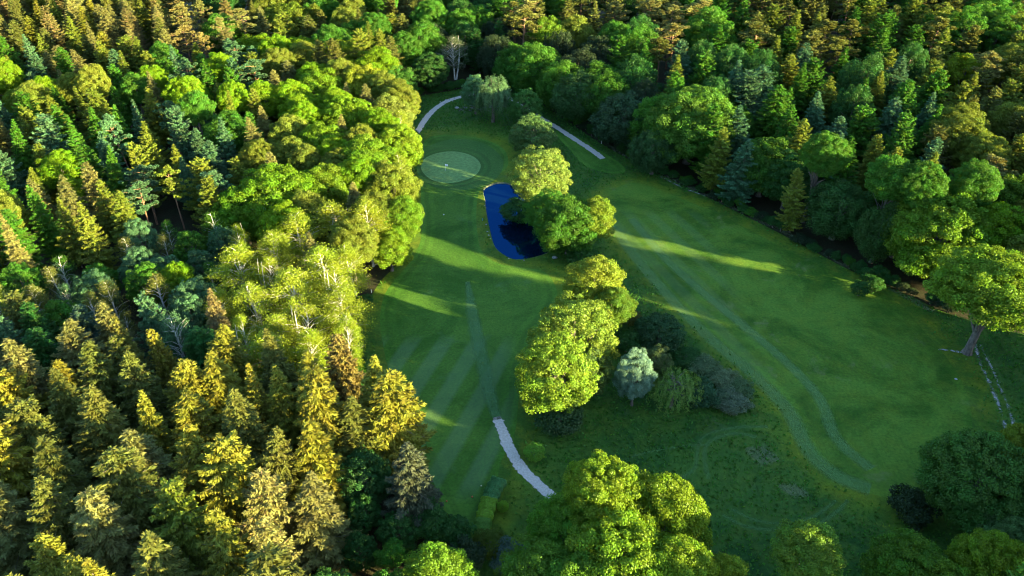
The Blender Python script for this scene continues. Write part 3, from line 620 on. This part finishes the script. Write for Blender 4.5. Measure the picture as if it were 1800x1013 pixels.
# left wood edge: bright broadleaved belt
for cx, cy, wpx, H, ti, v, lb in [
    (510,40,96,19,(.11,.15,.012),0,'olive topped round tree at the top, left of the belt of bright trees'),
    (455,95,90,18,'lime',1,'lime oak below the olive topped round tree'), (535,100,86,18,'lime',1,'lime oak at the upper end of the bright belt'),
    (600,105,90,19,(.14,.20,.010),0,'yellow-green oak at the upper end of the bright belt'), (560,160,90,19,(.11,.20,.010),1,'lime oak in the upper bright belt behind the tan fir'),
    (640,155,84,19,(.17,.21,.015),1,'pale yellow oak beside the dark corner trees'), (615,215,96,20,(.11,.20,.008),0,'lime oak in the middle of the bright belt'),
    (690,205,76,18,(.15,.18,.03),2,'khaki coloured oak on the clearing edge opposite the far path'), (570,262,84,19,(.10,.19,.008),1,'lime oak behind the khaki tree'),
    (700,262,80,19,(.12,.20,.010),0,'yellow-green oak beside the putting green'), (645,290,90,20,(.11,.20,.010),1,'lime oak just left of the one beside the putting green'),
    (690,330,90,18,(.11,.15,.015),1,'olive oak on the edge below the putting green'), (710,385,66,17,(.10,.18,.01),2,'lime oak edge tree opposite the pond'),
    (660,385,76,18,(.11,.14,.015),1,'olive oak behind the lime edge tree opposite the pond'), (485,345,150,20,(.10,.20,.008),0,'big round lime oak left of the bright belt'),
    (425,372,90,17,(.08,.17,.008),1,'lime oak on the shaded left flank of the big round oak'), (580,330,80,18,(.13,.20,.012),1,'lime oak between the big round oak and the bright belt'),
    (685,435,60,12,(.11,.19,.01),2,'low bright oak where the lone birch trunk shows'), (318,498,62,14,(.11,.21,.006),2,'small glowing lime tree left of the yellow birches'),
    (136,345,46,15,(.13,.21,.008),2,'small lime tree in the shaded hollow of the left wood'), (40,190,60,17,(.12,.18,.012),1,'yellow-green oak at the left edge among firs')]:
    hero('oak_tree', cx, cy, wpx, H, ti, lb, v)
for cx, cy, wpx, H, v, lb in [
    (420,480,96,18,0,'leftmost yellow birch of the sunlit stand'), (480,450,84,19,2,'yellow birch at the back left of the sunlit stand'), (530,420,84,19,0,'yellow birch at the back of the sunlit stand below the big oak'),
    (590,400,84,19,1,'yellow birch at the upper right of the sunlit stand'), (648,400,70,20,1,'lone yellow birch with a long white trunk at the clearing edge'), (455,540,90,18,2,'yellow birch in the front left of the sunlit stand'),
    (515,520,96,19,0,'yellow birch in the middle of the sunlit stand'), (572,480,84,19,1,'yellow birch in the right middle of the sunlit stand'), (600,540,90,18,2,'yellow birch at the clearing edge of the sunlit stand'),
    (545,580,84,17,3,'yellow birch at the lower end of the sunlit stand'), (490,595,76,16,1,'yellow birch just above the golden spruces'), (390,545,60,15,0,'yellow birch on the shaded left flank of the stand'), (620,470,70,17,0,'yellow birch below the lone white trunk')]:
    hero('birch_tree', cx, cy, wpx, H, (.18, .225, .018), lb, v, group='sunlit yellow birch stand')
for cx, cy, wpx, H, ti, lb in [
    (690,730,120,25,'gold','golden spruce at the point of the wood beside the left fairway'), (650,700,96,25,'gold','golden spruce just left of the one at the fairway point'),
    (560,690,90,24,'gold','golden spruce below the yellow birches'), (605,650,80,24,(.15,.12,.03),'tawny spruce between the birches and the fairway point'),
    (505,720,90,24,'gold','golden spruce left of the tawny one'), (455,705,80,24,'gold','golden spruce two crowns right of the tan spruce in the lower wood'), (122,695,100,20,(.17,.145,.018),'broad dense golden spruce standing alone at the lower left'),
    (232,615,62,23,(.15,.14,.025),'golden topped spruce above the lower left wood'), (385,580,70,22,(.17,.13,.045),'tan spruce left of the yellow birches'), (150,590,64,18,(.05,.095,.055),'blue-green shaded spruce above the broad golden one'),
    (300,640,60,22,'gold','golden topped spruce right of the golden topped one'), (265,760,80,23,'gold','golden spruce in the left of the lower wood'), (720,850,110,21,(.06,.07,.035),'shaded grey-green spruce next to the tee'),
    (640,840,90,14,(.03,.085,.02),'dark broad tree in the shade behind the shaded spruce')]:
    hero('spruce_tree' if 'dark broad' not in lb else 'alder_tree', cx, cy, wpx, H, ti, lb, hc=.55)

# ------------------------------------------------------------------ the woods: every tree its own object
ZONES = [  # x0,y0,x1,y1 of the tree top in the picture; (kind, weight, tints); height; spacing
 (-400,-200,300,75, [('spruce_tree',5,['tan','gold','olive']),('larch_tree',2,['bronze','tan']),('fir_tree',2,['olive','ygreen'])], (19,24), 6.6),
 (230,-200,450,75, [('pine_tree',5,['bronze','bronze','tan']),('spruce_tree',2,['bronze','olive']),('oak_tree',1,['deep','green'])], (19,24), 7.2),
 (450,-200,760,60, [('oak_tree',3,['green','ygreen']),('fir_tree',3,['ygreen','olive']),('spruce_tree',2,['olive','tan'])], (18,23), 7.4),
 (560,20,740,100, [('fir_tree',5,['ygreen','olive']),('oak_tree',2,['ygreen','lime'])], (20,24), 7),
 (740,-200,900,150, [('hornbeam_tree',3,['deep','dark']),('fir_tree',1,['deep']),('oak_tree',2,['green','deep'])], (16,20), 7.5),
 (450,60,700,400, [('oak_tree',5,['lime','ygreen']),('spruce_tree',1,['tan'])], (17,20), 6.8),
 (200,75,450,260, [('fir_tree',5,['ygreen','green','blue']),('spruce_tree',3,['tan','blue','ygreen']),('oak_tree',2,['green','lime']),('pine_tree',1,['blue'])], (18,24), 6.6),
 (-400,75,200,400, [('spruce_tree',4,['green','ygreen','tan']),('fir_tree',3,['ygreen','green','blue']),('oak_tree',1,['lime','ygreen'])], (18,24), 6.5),
 (200,260,450,330, [('fir_tree',4,['ygreen','blue']),('pine_tree',3,['blue','ygreen'])], (18,22), 6.5),
 (60,330,400,500, [('thin_birch_tree',4,['blue','olive','green']),('alder_tree',4,['blue','green','blue']),('hornbeam_tree',1,['deep'])], (11,15), 5.4),
 (-400,400,60,480, [('birch_tree',2,['ygreen','olive']),('alder_tree',2,['green','blue'])], (13,17), 5.8),
 (-400,480,350,590, [('spruce_tree',4,['olive','deep','bronze','tan']),('fir_tree',2,['blue','olive']),('thin_birch_tree',1,['blue'])], (17,22), 5.8),
 (350,400,640,590, [('birch_tree',4,['yellow']),('oak_tree',1,['lime'])], (15,18), 5.8),
 (-400,590,230,1300, [('spruce_tree',5,['gold','olive','gold','tan','olive']),('fir_tree',2,['gold','olive','olive'])], (20,26), 5.9),
 (230,590,760,840, [('spruce_tree',6,['gold','gold','tan','olive']),('fir_tree',1,['gold'])], (21,26), 5.8),
 (-400,840,560,1500, [('fir_tree',3,['gold','ygreen','olive']),('spruce_tree',5,['gold','olive','olive','tan']),('larch_tree',1,['tan'])], (20,26), 6.0),
 (560,840,900,1500, [('alder_tree',3,['deep','green']),('hornbeam_tree',3,['deep','dark']),('fir_tree',1,['olive'])], (8,13), 6.0),
 (900,-200,1340,60, [('pine_tree',3,['tan','olive','tan']),('oak_tree',2,['green','ygreen']),('fir_tree',2,['green','olive']),('hornbeam_tree',1,['deep'])], (20,24), 7.0),
 (1340,-200,1640,90, [('fir_tree',5,['green','ygreen','olive']),('pine_tree',1,['olive']),('spruce_tree',1,['green'])], (20,24), 7.0),
 (1640,-200,2400,70, [('beech_tree',4,['ygreen','green']),('pine_tree',2,['tan']),('fir_tree',2,['olive'])], (20,24), 7.6),
 (1060,60,1340,110, [('pine_tree',2,['tan','olive']),('fir_tree',4,['green','blue']),('hornbeam_tree',2,['deep','green'])], (20,23), 6.8),
 (880,60,1170,300, [('hornbeam_tree',6,['deep','dark','green']),('oak_tree',1,['green'])], (17,20), 7.0),
 (1640,70,2400,330, [('pine_tree',3,['tan','olive']),('fir_tree',3,['olive','ygreen']),('oak_tree',1,['ygreen'])], (20,23), 6.6),
 (1170,90,1640,330, [('fir_tree',5,['green','green','blue','ygreen']),('spruce_tree',5,['green','blue','ygreen']),('hornbeam_tree',1,['deep'])], (20,24), 6.6),
 (1300,330,1620,470, [('hornbeam_tree',4,['deep','green']),('beech_tree',2,['deep'])], (17,20), 7.0),
 (1500,300,2400,480, [('oak_tree',4,['green','ygreen','lime']),('fir_tree',1,['olive'])], (19,22), 8.0),
 (1500,480,3400,1400, [('oak_tree',2,['green','lime']),('fir_tree',2,['green']),('spruce_tree',1,['green'])], (20,23), 7.5),
]
def zone(px, py):
    for z in ZONES:
        if z[0] <= px < z[2] and z[1] <= py < z[3]: return z
    return ZONES[12] if px < 800 else ZONES[26]
sd = np.array([math.cos(SUN_AZ), math.sin(SUN_AZ)])
CORR = [(at(1225, 434)[:2], 8.0, 18)]
CAPS = [(at(1740, 985)[:2], 3.5, 14, 16), (at(1420, 955)[:2], 2.5, 15, 13), (at(800, 441)[:2], 3, 80, 15)]
def cap(x, y):
    for p, hw, tmin, h in CAPS:
        d = np.array([x, y]) - p
        if d @ sd > tmin and abs(d[0] * sd[1] - d[1] * sd[0]) < hw: return h
    return 99
def in_corridor(x, y):
    for p, hw, tmin in CORR:
        d = np.array([x, y]) - p; t = d @ sd; s = abs(d[0] * sd[1] - d[1] * sd[0])
        if t > tmin and s < hw + 1.2: return True
    return False
grid = {}
def near(x, y, r):
    k = int(x // 10), int(y // 10)
    for i in (-1, 0, 1):
        for j in (-1, 0, 1):
            for a, b, c in grid.get((k[0] + i, k[1] + j), ()):
                if (a - x) ** 2 + (b - y) ** 2 < max(r, c) ** 2: return True
    return False
def put(x, y, c): grid.setdefault((int(x // 10), int(y // 10)), []).append((x, y, c))
for x, y, r in HERO: put(x, y, min(9.5, r * .85 + 1.2))
rr = np.random.default_rng(12)
cand = np.column_stack([rr.uniform(-330, 420, 110000), rr.uniform(52, 432, 110000)])
dep = cand[:, 1] * cp + (CAMH - 12) * sp
u = 900 * dep / FPX
ok = (cand[:, 0] > -u - 8) & (cand[:, 0] < u + np.where(cand[:, 1] < 330, 105, 14)) & ~inside(cand, CLEAR)
ok &= ~((cand[:, 1] < 78) & (cand[:, 0] > -12) & (cand[:, 0] < 60))
cand = cand[ok]; dc = dist(cand, CLEAR)
def fill():
    n = 0
    for (x, y), dd in zip(cand, dc):
        if dd < 2.6: continue
        px, py, _ = proj((x, y, 20)); x0, y0, x1, y1, kinds, hr, spc = zone(px, py)
        gf = 1.24 + (.55 if px > 880 else .2) * min(1, max(0, (y - 150) / 150)); s = spc * gf * rg.uniform(.84, 1.14) * (1.0 if px > 1850 else 1) * (1.0 if y > 330 else 1)
        if near(x, y, s) or in_corridor(x, y): continue
        put(x, y, spc * gf * .8)
        k = rg.choices(kinds, [a[1] for a in kinds])[0]; tn = rg.choice(k[2]); H = rg.uniform(*hr)
        if dd < 7 and k[0] in ('spruce_tree', 'fir_tree'): H *= .92
        H *= 1 + (gf - 1.2) * .3
        if px > 1850: H = rg.uniform(25, 28)
        if px > 1800: H = min(H, cap(x, y))
        base = spc * gf * .66 if k[0] in ('oak_tree', 'beech_tree', 'hornbeam_tree', 'alder_tree') else None
        R = rg.uniform(.88, 1.25) * (base if base else {'spruce_tree': 4.7, 'fir_tree': 4.8, 'larch_tree': 4.4, 'pine_tree': 4.3}.get(k[0], 4.0) * (H / 22) ** .5 * (gf / 1.22) ** .8 * (1.22 if py > 560 and px < 800 else 1))
        place(k[0], x, y, H, R, TI[tn], tn, None); n += 1
    return n
print('woods', fill())
_P = at(1225, 434)[:2]; _n = np.array([-sd[1], sd[0]])
for k, (tt, ll) in enumerate([(44, -5), (47, -1.5), (45, 2), (48, 5.5)]):  # low shrubs added to cut short the sun streak through the gap
    q = _P + sd * tt + _n * ll; place('shrub', q[0], q[1], rg.uniform(3.4, 4.2), 2.4, TI['deep'], '', None, ['low dark shrub','dark low shrub','short dark shrub','small dark shrub'][k] + ' added to shade the wood edge gap under the large yellow-green oak' + '', 'shrubs added to shade the wood edge gap', None, True)
TAN = math.tan(SUN_EL)
PA, PB = at(1225, 434)[:2], at(800, 441)[:2]; xa0, xa1 = at(1060, 400)[0] - 4, at(1390, 468)[0]; added = 0; CD = {}; IN = {}
for rnd in range(3):  # oaks and hornbeams added here only to block stray sun on the clearing
    bpy.context.view_layer.update(); dg = bpy.context.evaluated_depsgraph_get(); new = []
    for gy in range(240, 880, 11):
        for gx in range(640, 1740, 15):
            p = at(gx, gy)[:2]
            if gx > 1560 and gy < 620: continue
            if (gx, gy) not in IN: IN[gx, gy] = inside(p[None], CLEAR)[0]
            if not IN[gx, gy]: continue
            la = abs((p - PA)[0] * sd[1] - (p - PA)[1] * sd[0]); lb = abs((p - PB)[0] * sd[1] - (p - PB)[1] * sd[0])
            if (la < 7.5 and xa0 < p[0] < xa1) or (lb < 4.5 and gx < 900): continue
            if S.ray_cast(dg, Vector((p[0], p[1], .4)), sv, distance=400)[0]: continue
            if any(abs((c - p)[0] * sd[1] - (c - p)[1] * sd[0]) < 2.5 and (c - p) @ sd > 0 for c in new): continue
            for tt in range(148, 60, -4):
                q = p + sd * tt; kq = (int(q[0] // 4), int(q[1] // 4))
                if 26.5 <= tt * TAN or cap(*q) < 99 or in_corridor(*q) or near(q[0], q[1], 2.0): continue
                if kq not in CD: CD[kq] = inside(q[None], CLEAR)[0] or dist(q[None], CLEAR)[0] < 9
                if CD[kq]: continue
                put(q[0], q[1], 2.0); place(rg.choice(['oak_tree', 'oak_tree', 'hornbeam_tree']), q[0], q[1], 28.5, 6.0, TI['green'], 'green'); new.append(q); added += 1
                break
    if not new: break
print('shade trees', added)
# undergrowth along the wood edges
eg = CLEAR; nrmv = 0; cnt = 0
for i in range(len(eg)):
    a, b = eg[i], eg[(i + 1) % len(eg)]; L = np.linalg.norm(b - a)
    for s in np.arange(0, L, 2.6):
        p = a + (b - a) * s / L; d = np.array([(b - a)[1], -(b - a)[0]]) / L; q = p + d * rg.uniform(.3, 2.4)
        if inside(q[None], CLEAR)[0]: q = p - d * rg.uniform(.3, 2.4)
        px, py, _ = proj((q[0], q[1], 1))
        if not (560 < px < 1700 and 140 < py < 1010) or rg.random() < .25 or (600 < px < 720 and 440 < py < 520): continue
        tn = rg.choice(['deep', 'green', 'dark', 'deep']); H = rg.uniform(1.6, 3.6)
        place('shrub', q[0], q[1], H, rg.uniform(1.3, 2.4), TI[tn], tn); cnt += 1
print('shrubs', cnt)

# ------------------------------------------------------------------ hedge, flag, stakes, stones, tee markers
M_WHITE = plain('white_paint', (.8, .8, .78), .5, 8, .03); M_RED = plain('orange_red_plastic', (.6, .10, .03), .4, 8, .05)
M_BLUE = plain('light_blue_paint', (.10, .38, .62), .5, 8, .05); M_YEL = plain('cream_plastic', (.7, .62, .35), .5, 8, .05)
M_STONE = plain('pale_stone', (.27, .26, .24), .9, 3, .35); M_HOLE = plain('dark_cup', (.02, .02, .02), .9)
hr_ = bpy.data.objects.new('hedge', None); C.objects.link(hr_)
hp = smooth_open(W([(878,852),(866,872),(857,898),(850,925),(845,950)]), 14); hr_.location = (hp[0][0], hp[0][1], 0)
tag(hr_, 'clipped hedge row curving beside the tee at the bottom of the clearing', 'hedge')
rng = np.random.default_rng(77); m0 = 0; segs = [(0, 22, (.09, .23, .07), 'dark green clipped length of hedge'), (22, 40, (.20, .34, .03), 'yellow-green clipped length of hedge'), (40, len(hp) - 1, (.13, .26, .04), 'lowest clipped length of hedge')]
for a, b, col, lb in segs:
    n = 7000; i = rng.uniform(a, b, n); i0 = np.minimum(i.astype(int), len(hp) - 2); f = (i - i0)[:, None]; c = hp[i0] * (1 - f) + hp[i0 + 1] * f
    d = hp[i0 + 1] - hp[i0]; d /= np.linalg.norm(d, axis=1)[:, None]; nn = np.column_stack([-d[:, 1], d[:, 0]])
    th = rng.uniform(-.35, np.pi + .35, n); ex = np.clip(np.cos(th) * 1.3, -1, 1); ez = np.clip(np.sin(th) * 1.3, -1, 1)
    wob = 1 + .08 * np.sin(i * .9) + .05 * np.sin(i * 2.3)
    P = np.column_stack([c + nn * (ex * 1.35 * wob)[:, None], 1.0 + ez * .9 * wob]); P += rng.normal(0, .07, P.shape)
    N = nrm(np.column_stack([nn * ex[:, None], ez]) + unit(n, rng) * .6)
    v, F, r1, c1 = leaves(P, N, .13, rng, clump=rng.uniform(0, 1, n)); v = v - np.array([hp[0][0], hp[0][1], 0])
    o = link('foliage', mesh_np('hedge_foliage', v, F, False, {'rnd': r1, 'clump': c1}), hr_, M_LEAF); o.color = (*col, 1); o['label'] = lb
tb = MB()
for i in range(0, len(hp), 4): tb.tube([(hp[i][0] - hp[0][0], hp[i][1] - hp[0][1], -.1), (hp[i][0] - hp[0][0], hp[i][1] - hp[0][1], 1.5)], [.08, .05], 5)
link('stem', tb.mesh('hedge_stems'), hr_, M_BARK)['kind'] = 'stuff'
def rod(x0, y0, z0, z1, r, k=8):
    b = MB(); b.tube([(x0, y0, z0), (x0, y0, z1)], [r, r], k); a = np.arange(k) * 2 * np.pi / k
    for zz in (z1,): b.V.append(np.column_stack([x0 + r * np.cos(a), y0 + r * np.sin(a), np.full(k, zz)]))
    b.V = b.V[:1]; b.n = len(b.V[0]); b.tube([(x0, y0, z1), (x0, y0, z1 + r * .6)], [r, r * .15], k); return b
g = at(783, 300); fl = bpy.data.objects.new('golf_flag', None); C.objects.link(fl); fl.location = (g[0], g[1], .012)
tag(fl, 'white flag on its pole standing in the oval putting green', 'flag')
link('pole', rod(0, 0, -.1, 2.4, .05).mesh('flag_pole'), fl, M_WHITE)
V = []; 
for i in range(7):
    for j in range(4): V.append((.03 + i * .15, .06 * math.sin(i * 1.1), 1.66 + j * .22 - i * .012))
link('flag', mesh_np('flag_cloth', V, [(i * 4 + j, i * 4 + j + 1, (i + 1) * 4 + j + 1, (i + 1) * 4 + j) for i in range(6) for j in range(3)], True), fl, M_WHITE)
link('cup', rod(0, 0, -.02, .006, .09, 12).mesh('cup_rim'), fl, M_HOLE)
def stake(px, py, h, mat, lb, group=None, lean=0, name='marker_stake'):
    p = at(px, py); b = rod(0, 0, -.2, h, .07, 6); o = link(name, b.mesh('stake'), None, mat); o.location = (p[0], p[1], 0); o.rotation_euler = (0, lean, 0); tag(o, lb, 'stake', group)
stake(1202, 318, 1.2, M_YEL, 'pale stake at the wood edge where the sandy strip begins')
stake(1462, 452, 1.1, M_WHITE, 'white stake at the wood edge halfway down the right fairway', lean=.1)
stake(1631, 527, 1.4, M_WHITE, 'leaning white stake just left of the big spreading oak', lean=.3)
stake(1057, 253, 1.2, M_WHITE, 'white stake above the end of the far gravel path')
stake(848, 388, .8, M_BLUE, 'light blue stake on the left side of the pond')
stake(653, 515, 1.0, M_WHITE, 'white stake below the lone birch trunk')
def tee(px, py, mat, lb):
    p = at(px, py); b = MB(); b.tube([(0, 0, 0), (0, 0, .06), (0, 0, .2), (0, 0, .26)], [.12, .17, .14, .02], 10)
    o = link('tee_marker', b.mesh('tee_marker'), None, mat); o.location = (p[0], p[1], .01); tag(o, lb, 'tee marker', 'markers on the near tee')
tee(830, 874, M_RED, 'right one of the two orange tee markers beside the hedge'); tee(785, 882, M_RED, 'left one of the two orange tee markers, nearer the shaded spruce'); tee(846, 855, M_YEL, 'cream tee marker above the orange ones beside the hedge top'); tee(780, 378, M_WHITE, 'small white marker on the fairway below the putting green')
stones = []
for k in range(5):
    r = np.random.default_rng(200 + k); d = fib(60, r, -.6); f = lobes(d, r, 6, .3); V = d * f[:, None] * [1, .8, .6]
    bmv = [Vector(x) for x in V]
    import bmesh
    bm = bmesh.new(); [bm.verts.new(x) for x in bmv]; bmesh.ops.convex_hull(bm, input=bm.verts); bmesh.ops.delete(bm, geom=[q for q in bm.verts if not q.link_faces], context='VERTS')
    me = bpy.data.meshes.new('stone'); bm.to_mesh(me); bm.free(); me.materials.append(M_STONE); stones.append(me)
def stone(px, py, s, lb, group):
    p = at(px, py); o = link('stone', rg.choice(stones)); o.location = (p[0], p[1], s * .2); o.scale = (s, s, s); o.rotation_euler = (0, 0, rg.uniform(0, 6)); tag(o, lb, 'stone', group)
stone(803, 191, .95, 'largest white stone lying on the bare soil beside the far path', None)
for px, py in [(774,180),(781,183),(790,175),(799,173),(811,170),(784,176),(818,168),(830,166),(796,178),(826,172)]: stone(px, py, rg.uniform(.3, .5), 'small pale stone lining the bend of the far path', 'small stones along the far path')
stone(975, 454, .8, 'pale stone lying at the foot of the trees below the pond', None)
for px, py in [(852,362),(855,395),(857,408),(859,414),(862,420),(894,455),(921,458)]: stone(px, py, rg.uniform(.16, .32), 'pale stone set in the grassy left bank of the pond', 'stones along the pond bank')
stone(1680, 667, .35, 'pale stone in the grass below the trunk of the spreading oak', None)
# dead branch pushing out of the wood edge below the lone birch
p = at(668, 462, 3); q = at(702, 450, 4); db = MB(); o0 = np.array(p)
def L3(a): return tuple(np.array(a) - o0)
mid = (p + q) / 2 + [0, 0, .4]
db.tube([L3(p - np.array([2, -1, 1.5])), L3(p), L3(mid), L3(q)], [.16, .13, .1, .03], 6)
for k in range(5):
    f = .35 + .13 * k; s = p + (q - p) * f + [0, 0, .3]; db.tube([L3(s), L3(s + [.7 + .2 * k, .5 - .4 * (k % 2), .7]), L3(s + [1.4, 1 - .9 * (k % 2), 1.1])], [.05, .035, .012], 5)
o = link('dead_branch', db.mesh('dead_branch'), None, M_BIRCH); o.location = p; tag(o, 'bare pale branch leaning out of the wood edge below the lone birch', 'branch')

# ------------------------------------------------------------------ labels: tone, kind, landmark, order from the left
LM = [(60,40,'in the top left corner'),(180,60,'along the top edge, right of the left corner'),(300,30,'along the top edge among the bronze pines'),(400,40,'at the top edge right of the bronze pines'),(500,25,'at the top edge by the olive topped round tree'),
 (610,30,'at the top edge above the bright belt'),(690,50,'above the dark trees left of the far path'),(790,40,'at the top edge above the grey thin-stemmed tree'),(880,40,'at the top above the head of the clearing'),(980,30,'at the top edge beside the lime oak top'),
 (1080,30,'at the top edge among the tan pine tops'),(1190,30,'at the top edge above the large mid green oak'),(1300,30,'at the top edge midway over the right wood'),(1420,30,'at the top edge above the right-hand firs'),(1530,40,'at the top edge between firs and beeches'),(1640,30,'at the top edge left of the corner beech'),(1760,30,'in the top right corner'),
 (50,140,'at the left edge, upper wood'),(160,140,'in the upper left wood'),(270,130,'in the upper left wood below the bronze pines'),(370,130,'in the upper wood left of the bright belt'),(60,240,'at the left edge above the shaded hollow'),(180,220,'above the shaded hollow'),(290,230,'in the wood between hollow and bright belt'),(380,230,'just left of the bright belt'),(450,200,'against the left flank of the bright belt'),
 (560,220,'inside the bright belt'),(60,330,'at the left edge beside the shaded hollow'),(180,330,'at the top of the shaded hollow'),(300,320,'left of the big round lime oak'),(60,430,'at the left edge below the hollow rim'),(180,420,'in the shaded hollow'),(290,420,'in the shaded hollow near the yellow birches'),(60,530,'at the left edge above the broad golden spruce'),(180,530,'above the broad golden spruce'),(300,560,'between hollow and yellow birches'),
 (480,520,'among the yellow birches'),(60,640,'at the left edge beside the broad golden spruce'),(200,680,'right beside the broad golden spruce'),(330,680,'in the lower wood below the tan spruce'),(450,650,'just below the yellow birches'),(560,640,'under the right end of the yellow birches'),(60,760,'at the left edge below the broad golden spruce'),(180,790,'in the lower left wood below the broad golden spruce'),(300,780,'in the middle of the lower wood'),(430,790,'in the lower wood left of the fairway point'),(560,800,'behind the shaded trees by the tee'),
 (60,900,'at the left edge near the bottom corner'),(180,920,'near the bottom left corner'),(300,900,'near the bottom edge, lower wood'),(430,920,'at the bottom of the lower wood'),(560,930,'at the bottom where sunlit firs meet the shade'),(680,930,'in the dark bottom woods left of the hedge'),
 (930,100,'in the dark wood above the far path'),(1020,110,'in the dark wood right of the lime oak top'),(1110,120,'above the dull blue-green drooping tree'),(1200,110,'behind the large mid green oak'),(1300,120,'in the right wood beyond the large mid green oak'),(1400,110,'in the upper right fir wood'),(1500,110,'in the right fir wood left of the glowing beech'),(1600,120,'just left of the glowing beech'),(1760,130,'right of the glowing beech'),
 (1060,220,'at the wood edge above the right fairway head'),(1300,220,'above the wood edge right of the large mid green oak'),(1400,210,'in the fir wood above the right fairway'),(1500,210,'in the fir wood above the dark drooping tree'),(1600,210,'in the fir wood above the large yellow-green oak'),(1720,230,'at the right below the glowing beech'),(1400,300,'at the wood edge halfway down the right fairway'),(1520,310,'behind the dark drooping tree'),(1640,300,'behind the large yellow-green oak'),(1760,330,'at the right edge above the spreading oak'),
 (1560,420,'at the wood edge left of the yellow-green oak'),(1780,440,'at the right edge behind the spreading oak'),(640,350,'on the clearing edge opposite the pond'),(720,180,'at the left corner of the clearing'),(1180,290,'on the right wood edge below the large mid green oak'),(660,600,'on the clearing edge below the birches'),(700,790,'on the clearing edge by the golden point'),(760,920,'by the tee below the shaded spruce')]
TONE = dict(gold='golden', bronze='bronze-brown', tan='tan-tipped', ygreen='yellow-green', lime='bright lime', green='mid green', deep='deep green', blue='blue-green', olive='olive green', dark='very dark', yellow='pale yellow')
NOUN = dict(spruce_tree='spruce', fir_tree='fir', larch_tree='larch', pine_tree='pine', oak_tree='oak', beech_tree='beech', hornbeam_tree='drooping tree', alder_tree='alder', birch_tree='birch', shrub='shrub')
GRP = dict(spruce_tree='spruces of the woods', fir_tree='firs of the woods', larch_tree='larches of the woods', pine_tree='pines of the woods', oak_tree='oaks of the woods', beech_tree='beeches of the woods', hornbeam_tree='drooping trees of the woods', alder_tree='alders of the woods', birch_tree='birches of the woods', shrub='shrubs along the wood edges')
ORD = ['leftmost', 'second from left', 'third from left', 'fourth from left', 'fifth from left', 'sixth from left', 'seventh from left', 'eighth from left', 'ninth from left', 'tenth from left', 'eleventh from left', 'twelfth from left', 'thirteenth from left', 'fourteenth from left', 'fifteenth from left', 'sixteenth from left', 'seventeenth from left', 'eighteenth from left', 'nineteenth from left', 'twentieth from left', 'second from right']
lm = np.array([(a, b) for a, b, _ in LM], float); buckets = {}
for T in TREES:
    if T['hero']: continue
    px, py, _ = proj((T['x'], T['y'], T['H'] * .75)); T['px'] = px
    if -20 < px < 1820 and -30 < py < 1060: ph = LM[int(np.argmin(((lm - (px, py)) ** 2 * [1, 1.6]).sum(1)))][2]
    else: ph = 'outside the view, left' if px < 0 else 'beyond the right edge of the view' if px > 1800 else 'beyond the top edge of the view' if py < 0 else 'beyond the bottom edge of the view'
    buckets.setdefault((T['kind'], T['tone'], ph), []).append(T)
for (kd, tn, ph), L in buckets.items():
    L.sort(key=lambda T: T['px'])
    out = ph.startswith(('outside', 'beyond'))
    for i, T in enumerate(L):
        s = '%s %s %s' % (TONE[tn], NOUN[kd], ph)
        if len(L) > 1 and not out: s = (ORD[i] if i < len(L) - 1 or i < 2 else 'rightmost') + ' ' + s if i < len(ORD) else s
        if len(s.split()) > 16: s = s.replace('large yellow-green oak', 'large yellow-green oak').replace('at the wood edge', 'at wood edge').replace('the ', '')
        T['label'] = s; T['group'] = GRP[kd]  # the added sun-blocking trees get woodland labels too
for T in TREES: tag(T['o'], T['label'], T['cat'], T['group'])
from collections import Counter
print(Counter(T['kind'] for T in TREES), len(bpy.data.objects))
print('tris', sum(len(m.polygons) * 2 for m in bpy.data.meshes))
